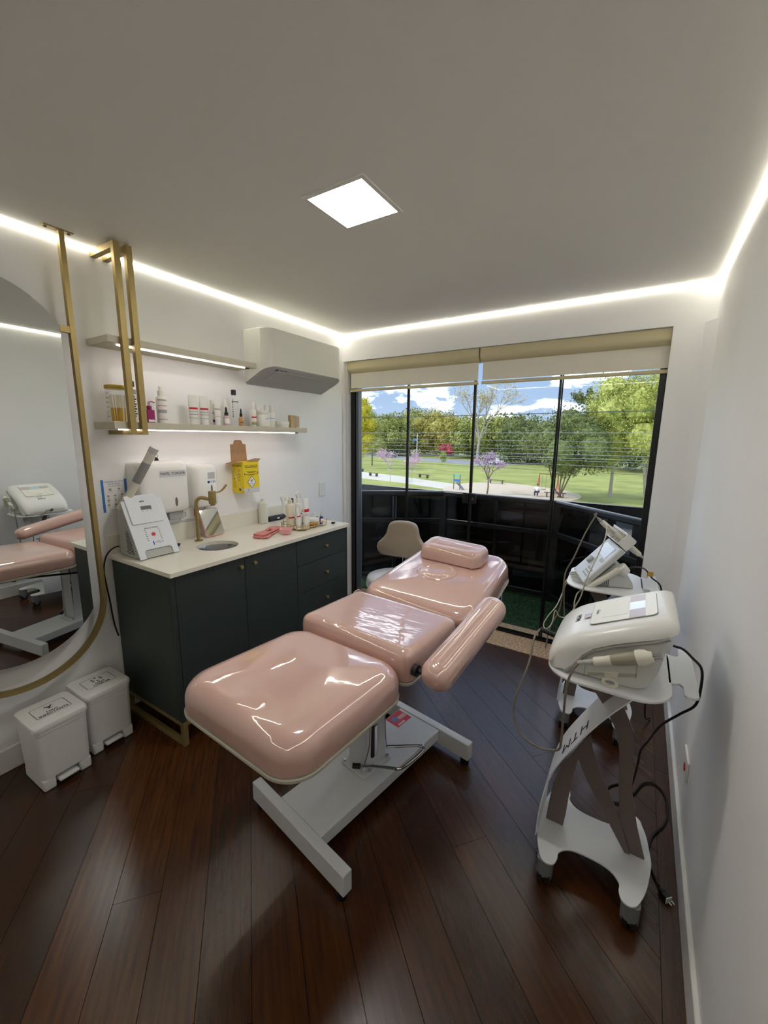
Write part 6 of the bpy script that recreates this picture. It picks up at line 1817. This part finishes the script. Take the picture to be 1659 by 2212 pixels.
# araucaria with upturned arms
ax_, ay_ = gp(-6.0, 76.4)
at_ = thing('araucaria_tree', 'dark candelabra shaped araucaria rising above the trees', 'tree', (ax_, ay_, G), 0.0, 'trees of the park')
hA = 12.7 * K
obj('trunk', MB().cyl((0, 0, 0), (0, 0, hA * 0.93), 0.28, 0.16, n=10), 'bark', at_)
rgA = random.Random(31)
fm = MB()
for i in range(9):
    a = 2 * PI * i / 8 + 0.2
    Lr = 2.9 * rgA.uniform(0.85, 1.1) if i < 8 else 0.0
    p0 = Vector((0, 0, hA * 0.80))
    p1 = Vector((Lr * 0.6 * math.cos(a), Lr * 0.6 * math.sin(a), hA * 0.84))
    p2 = Vector((Lr * math.cos(a), Lr * math.sin(a), hA * (0.94 if i < 8 else 1.0)))
    fm.tube([p0, p1, p2], 0.07, 5)
    for j in range(150):
        t_ = rgA.uniform(0.45, 1.0)
        c = p1.lerp(p2, (t_ - 0.45) / 0.55) if t_ > 0.45 else p0
        c = c + Vector((rgA.gauss(0, .28), rgA.gauss(0, .28), rgA.gauss(0.1, .25)))
        e1 = Vector((rgA.uniform(-1, 1), rgA.uniform(-1, 1), rgA.uniform(-1, 1))).normalized() * 0.24
        e2 = e1.orthogonal().normalized() * 0.12
        fm.add([c - e1, c - e2, c + e1, c + e2], [(0, 1, 2, 3)])
obj('foliage', fm, 'leaf_dark', at_, smooth=False, normals=False)
# houses beyond the road
def house(label, x, y, w_, d_, h, wm, seed):
    px, py = gp(x, y)
    t = thing('house', label, 'house', (px, py, G), R(25), 'houses beyond the road')
    wl = obj('wall', MB().box(-w_ / 2, w_ / 2, -d_ / 2, d_ / 2, 0, h), wm, t, smooth=False)
    obj('roof', MB().prism([(-w_ / 2 - 0.4, h), (w_ / 2 + 0.4, h), (0, h + w_ * 0.28)], -d_ / 2 - 0.4, d_ / 2 + 0.4, 'xz'), 'roof_tile', t, smooth=False)
    for k in range(3):
        x0 = -w_ / 2 + w_ * (k + 0.5) / 3
        wn = obj('window', MB().box(x0 - 0.7, x0 + 0.7, -d_ / 2 - 0.08, -d_ / 2 - 0.001, h * 0.35, h * 0.75), 'house_white', t, smooth=False)
        obj('pane', MB().box(x0 - 0.58, x0 + 0.58, -d_ / 2 - 0.1, -d_ / 2 - 0.081, h * 0.38, h * 0.72), 'pane_dark', wn, smooth=False)
house('pale yellow house half hidden by trees left of the lamp post', -57.5, 100.0, 11, 8, 4.6, 'house_yellow', 1)
house('white house with red roof behind the yellow tree', -69.0, 104.0, 9, 8, 5.4, 'house_white', 2)
# park benches
def bench(x, y, rot, label):
    px, py = gp(x, y)
    t = thing('park_bench', label, 'bench', (px, py, G + 0.02), rot, 'park benches')
    for k in range(3):
        obj('slat', MB().box(-0.95, 0.95, -0.21 + 0.15 * k, -0.09 + 0.15 * k, 0.42, 0.46), 'bench_wood', t, smooth=False)
    for s_ in (-1, 1):
        obj('leg', MB().box(s_ * 0.72 - 0.05, s_ * 0.72 + 0.05, -0.18, 0.20, 0.0, 0.42), 'bench_wood', t, smooth=False)
    return t
bench(-30.5, 46.2, R(-20), 'park bench farthest left beside the pale path')
bench(-25.2, 41.6, R(-18), 'park bench by the path under the pink blossom tree')
bench(-19.4, 43.6, R(-18), 'park bench on the far side of the pale path')
bench(-10.4, 42.6, R(5), 'park bench at the back of the sandy playground')
bench(-3.4, 35.4, R(5), 'park bench at the playground beside the seated person')
# lamp post with blue sign
lx, ly = gp(-41.4, 84.0)
lp = thing('lamp_post', 'white street post with a small blue sign by the road', 'post', (lx, ly, G))
obj('post', MB().cyl((0, 0, 0), (0, 0, 6.6), 0.14, 0.10, n=12), 'house_white', lp)
obj('sign', MB().box(-1.1, -0.12, -0.04, 0.04, 4.6, 5.1), 'blue_print', lp, smooth=False)
# cars on the road
def car(label, x, y, rot, cm):
    px, py = gp(x, y)
    t = thing('car', label, 'car', (px, py, G + 0.02), rot, 'parked cars on the road')
    body_ = [(-2.1, 0.28), (2.1, 0.28), (2.15, 0.62), (2.0, 0.82), (1.25, 0.92), (0.65, 1.42), (-0.95, 1.46), (-1.75, 0.98), (-2.12, 0.90), (-2.18, 0.5)]
    obj('body', MB().prism(body_, -0.85, 0.85, 'xz'), cm, t, bevel=0.08, seg=3)
    obj('side_glass', MB().prism([(1.05, 0.95), (0.58, 1.34), (-0.85, 1.37), (-1.45, 1.0)], -0.875, -0.852, 'xz'), 'pane_dark', t, smooth=False)
    obj('side_glass', MB().prism([(1.05, 0.95), (0.58, 1.34), (-0.85, 1.37), (-1.45, 1.0)], 0.852, 0.875, 'xz'), 'pane_dark', t, smooth=False)
    for sx_ in (-1.3, 1.3):
        for sy_ in (-1, 1):
            wh = obj('wheel', MB().cyl((sx_, sy_ * 0.70, 0.33), (sx_, sy_ * 0.90, 0.33), 0.33, n=20), 'dark_plastic', t)
            obj('hub', MB().cyl((sx_, sy_ * 0.901, 0.33), (sx_, sy_ * 0.915, 0.33), 0.19, n=14), 'grey_plastic', wh)
mat('car_dark', (60, 66, 78), rough=0.25, coat=0.5)
mat('car_white', (232, 232, 234), rough=0.25, coat=0.5)
car('dark grey car parked on the road behind the left blossom tree', -48.0, 83.2, R(-22), 'car_dark')
car('white car parked on the road behind the purple blossom tree', -20.7, 74.3, R(-28), 'car_white')
# playground
sx0, sy0 = gp(-4.3, 37.2)
sg = thing('swing_frame', 'red metal swing frame on the sandy playground', 'swing', (sx0, sy0, G + 0.03))
mat('red_paint', (196, 92, 80), rough=0.6)
for x_ in (-0.9, 0.9):
    for y_ in (-0.6, 0.6):
        obj('leg', MB().cyl((x_, y_, 0), (x_, 0, 2.0), 0.035, n=8), 'red_paint', sg)
obj('top_bar', MB().cyl((-0.95, 0, 2.0), (0.95, 0, 2.0), 0.04, n=8), 'red_paint', sg)
for x_ in (-0.4, 0.4):
    st_ = obj('swing_seat', MB().box(x_ - 0.2, x_ + 0.2, -0.09, 0.09, 0.42, 0.45), 'bench_wood', sg, smooth=False)
    for s_ in (-1, 1):
        obj('chain', MB().cyl((x_ + s_ * 0.18, 0, 0.45), (x_ + s_ * 0.18, 0, 1.98), 0.012, n=6), 'grey_metal', st_)
qx, qy = gp(-11.9, 35.4)
pt_ = thing('play_panel', 'small play structure with blue and green panels on the sand', 'play structure', (qx, qy, G + 0.03))
mat('teal', (120, 190, 160), rough=0.6)
for s_ in (-1, 1):
    obj('post', MB().cyl((s_ * 0.35, 0, 0), (s_ * 0.35, 0, 1.65), 0.05, n=8), 'grey_metal', pt_)
obj('upper_panel', MB().box(-0.45, 0.45, -0.03, 0.03, 1.35, 1.62), 'teal', pt_, smooth=False)
obj('lower_panel', MB().box(-0.35, 0.35, -0.03, 0.03, 0.85, 1.1), 'blue_print', pt_, smooth=False)
obj('ramp', MB().prism([(0.0, 0.75), (0.7, 0.05), (0.8, 0.05), (0.1, 0.8)], -0.25, 0.25, 'xz'), 'grey_metal', pt_, smooth=False)
# seated person
hx, hy = gp(-4.75, 35.2)
pe = thing('person', 'person in white shirt sitting at the edge of playground', 'person', (hx, hy, G + 0.03))
mat('skin', (186, 140, 112), rough=0.6)
mat('shirt_white', (236, 238, 242), rough=0.8)
mat('trousers', (60, 64, 80), rough=0.8)
mat('hair', (40, 32, 28), rough=0.7)
me = bpy.data.meshes.new('body')
J = {'pelvis': (0, 0, 0.45), 'belly': (0, 0.02, 0.62), 'chest': (0, 0.0, 0.82), 'neck': (0, 0, 0.98), 'head': (0, -0.02, 1.10), 'top': (0, 0, 1.20),
     'ls': (-0.17, 0, 0.90), 'le': (-0.24, -0.05, 0.66), 'lw': (-0.16, -0.24, 0.55), 'lhand': (-0.12, -0.31, 0.54), 'rs': (0.17, 0, 0.90), 're': (0.24, -0.05, 0.66), 'rw': (0.16, -0.24, 0.55), 'rhand': (0.12, -0.31, 0.54),
     'lh': (-0.10, -0.02, 0.45), 'lk': (-0.13, -0.42, 0.47), 'la': (-0.12, -0.44, 0.08), 'lt': (-0.13, -0.58, 0.04), 'rh': (0.10, -0.02, 0.45), 'rk': (0.13, -0.42, 0.47), 'ra': (0.12, -0.44, 0.08), 'rt': (0.13, -0.58, 0.04)}
rad = dict(pelvis=.15, belly=.13, chest=.15, neck=.055, head=.095, top=.06, ls=.065, le=.05, lw=.032, lhand=.035, rs=.065, re=.05, rw=.032, rhand=.035, lh=.095, lk=.065, la=.042, lt=.035, rh=.095, rk=.065, ra=.042, rt=.035)
ks = list(J)
ed = [('pelvis', 'belly'), ('belly', 'chest'), ('chest', 'neck'), ('neck', 'head'), ('head', 'top'), ('chest', 'ls'), ('ls', 'le'), ('le', 'lw'), ('lw', 'lhand'), ('chest', 'rs'), ('rs', 're'), ('re', 'rw'), ('rw', 'rhand'), ('pelvis', 'lh'), ('lh', 'lk'), ('lk', 'la'), ('la', 'lt'), ('pelvis', 'rh'), ('rh', 'rk'), ('rk', 'ra'), ('ra', 'rt')]
me.from_pydata([J[k] for k in ks], [(ks.index(a), ks.index(b)) for a, b in ed], [])
me.materials.append(MATS['skin'])
bo = bpy.data.objects.new('body', me)
COL.objects.link(bo)
bo.parent = pe
bo.modifiers.new('skin', 'SKIN')
if me.skin_vertices:
    for i, k in enumerate(ks):
        me.skin_vertices[0].data[i].radius = (rad[k], rad[k] * (0.7 if k in ('chest', 'belly') else 1))
        me.skin_vertices[0].data[i].use_root = (k == 'pelvis')
ss = bo.modifiers.new('sub', 'SUBSURF')
ss.levels = ss.render_levels = 2
obj('shirt', MB().rings([[(a * math.cos(t), 0.01 + b * math.sin(t), z) for t in [2 * PI * i / 16 for i in range(16)]] for z, a, b in ((0.46, 0.165, 0.145), (0.62, 0.155, 0.135), (0.82, 0.185, 0.14), (0.92, 0.17, 0.10), (0.965, 0.08, 0.07))]), 'shirt_white', pe)
for s_ in (-1, 1):
    obj('sleeve', MB().tube([(s_ * 0.15, 0, 0.91), (s_ * 0.21, -0.02, 0.80), (s_ * 0.24, -0.05, 0.68)], [0.075, 0.07, 0.065], 10), 'shirt_white', pe)
    obj('trouser_leg', MB().tube([(s_ * 0.09, 0.0, 0.45), (s_ * 0.12, -0.25, 0.47), (s_ * 0.13, -0.43, 0.45), (s_ * 0.12, -0.44, 0.12)], [0.115, 0.095, 0.08, 0.065], 10), 'trousers', pe)
obj('hair', MB().lathe([(0.0, 0.115), (0.06, 0.10), (0.098, 0.05), (0.10, 0.0), (0.085, -0.02)], c=(0, 0.012, 1.10), n=16), 'hair', pe)
# overhead cables in the street
mat('cable_grey', (140, 146, 146), rough=0.6)
mat('cable_dark', (60, 66, 70), rough=0.6)
for i, (z, y, r_, m_) in enumerate([(2.02, 9.0, 0.012, 'cable_dark'), (1.62, 9.2, 0.007, 'cable_grey'), (1.45, 9.6, 0.006, 'cable_grey'), (1.36, 9.2, 0.006, 'cable_grey'), (1.30, 9.4, 0.007, 'cable_grey'), (1.22, 9.1, 0.008, 'cable_grey'),
                                    (1.16, 9.6, 0.006, 'cable_dark'), (1.11, 9.2, 0.009, 'cable_grey'), (1.05, 9.5, 0.006, 'cable_grey'), (0.98, 9.3, 0.007, 'cable_grey'), (0.86, 9.4, 0.006, 'cable_dark')]):
    nm = ['highest and thickest', 'second highest', 'third', 'fourth', 'fifth', 'sixth', 'seventh', 'eighth', 'ninth', 'tenth', 'lowest'][i]
    o = obj('street_cable', MB().tube([(x, 0, 0.05 * (x / 14.0) ** 2 + 0.02 * math.sin(x * 0.3 + i)) for x in range(-15, 13, 1)], r_ * 0.62, 6), m_, loc=(0, y, z), angle=80)
    tag(o, nm + ' of the overhead street cables counted from the top', 'cable', 'overhead street cables')
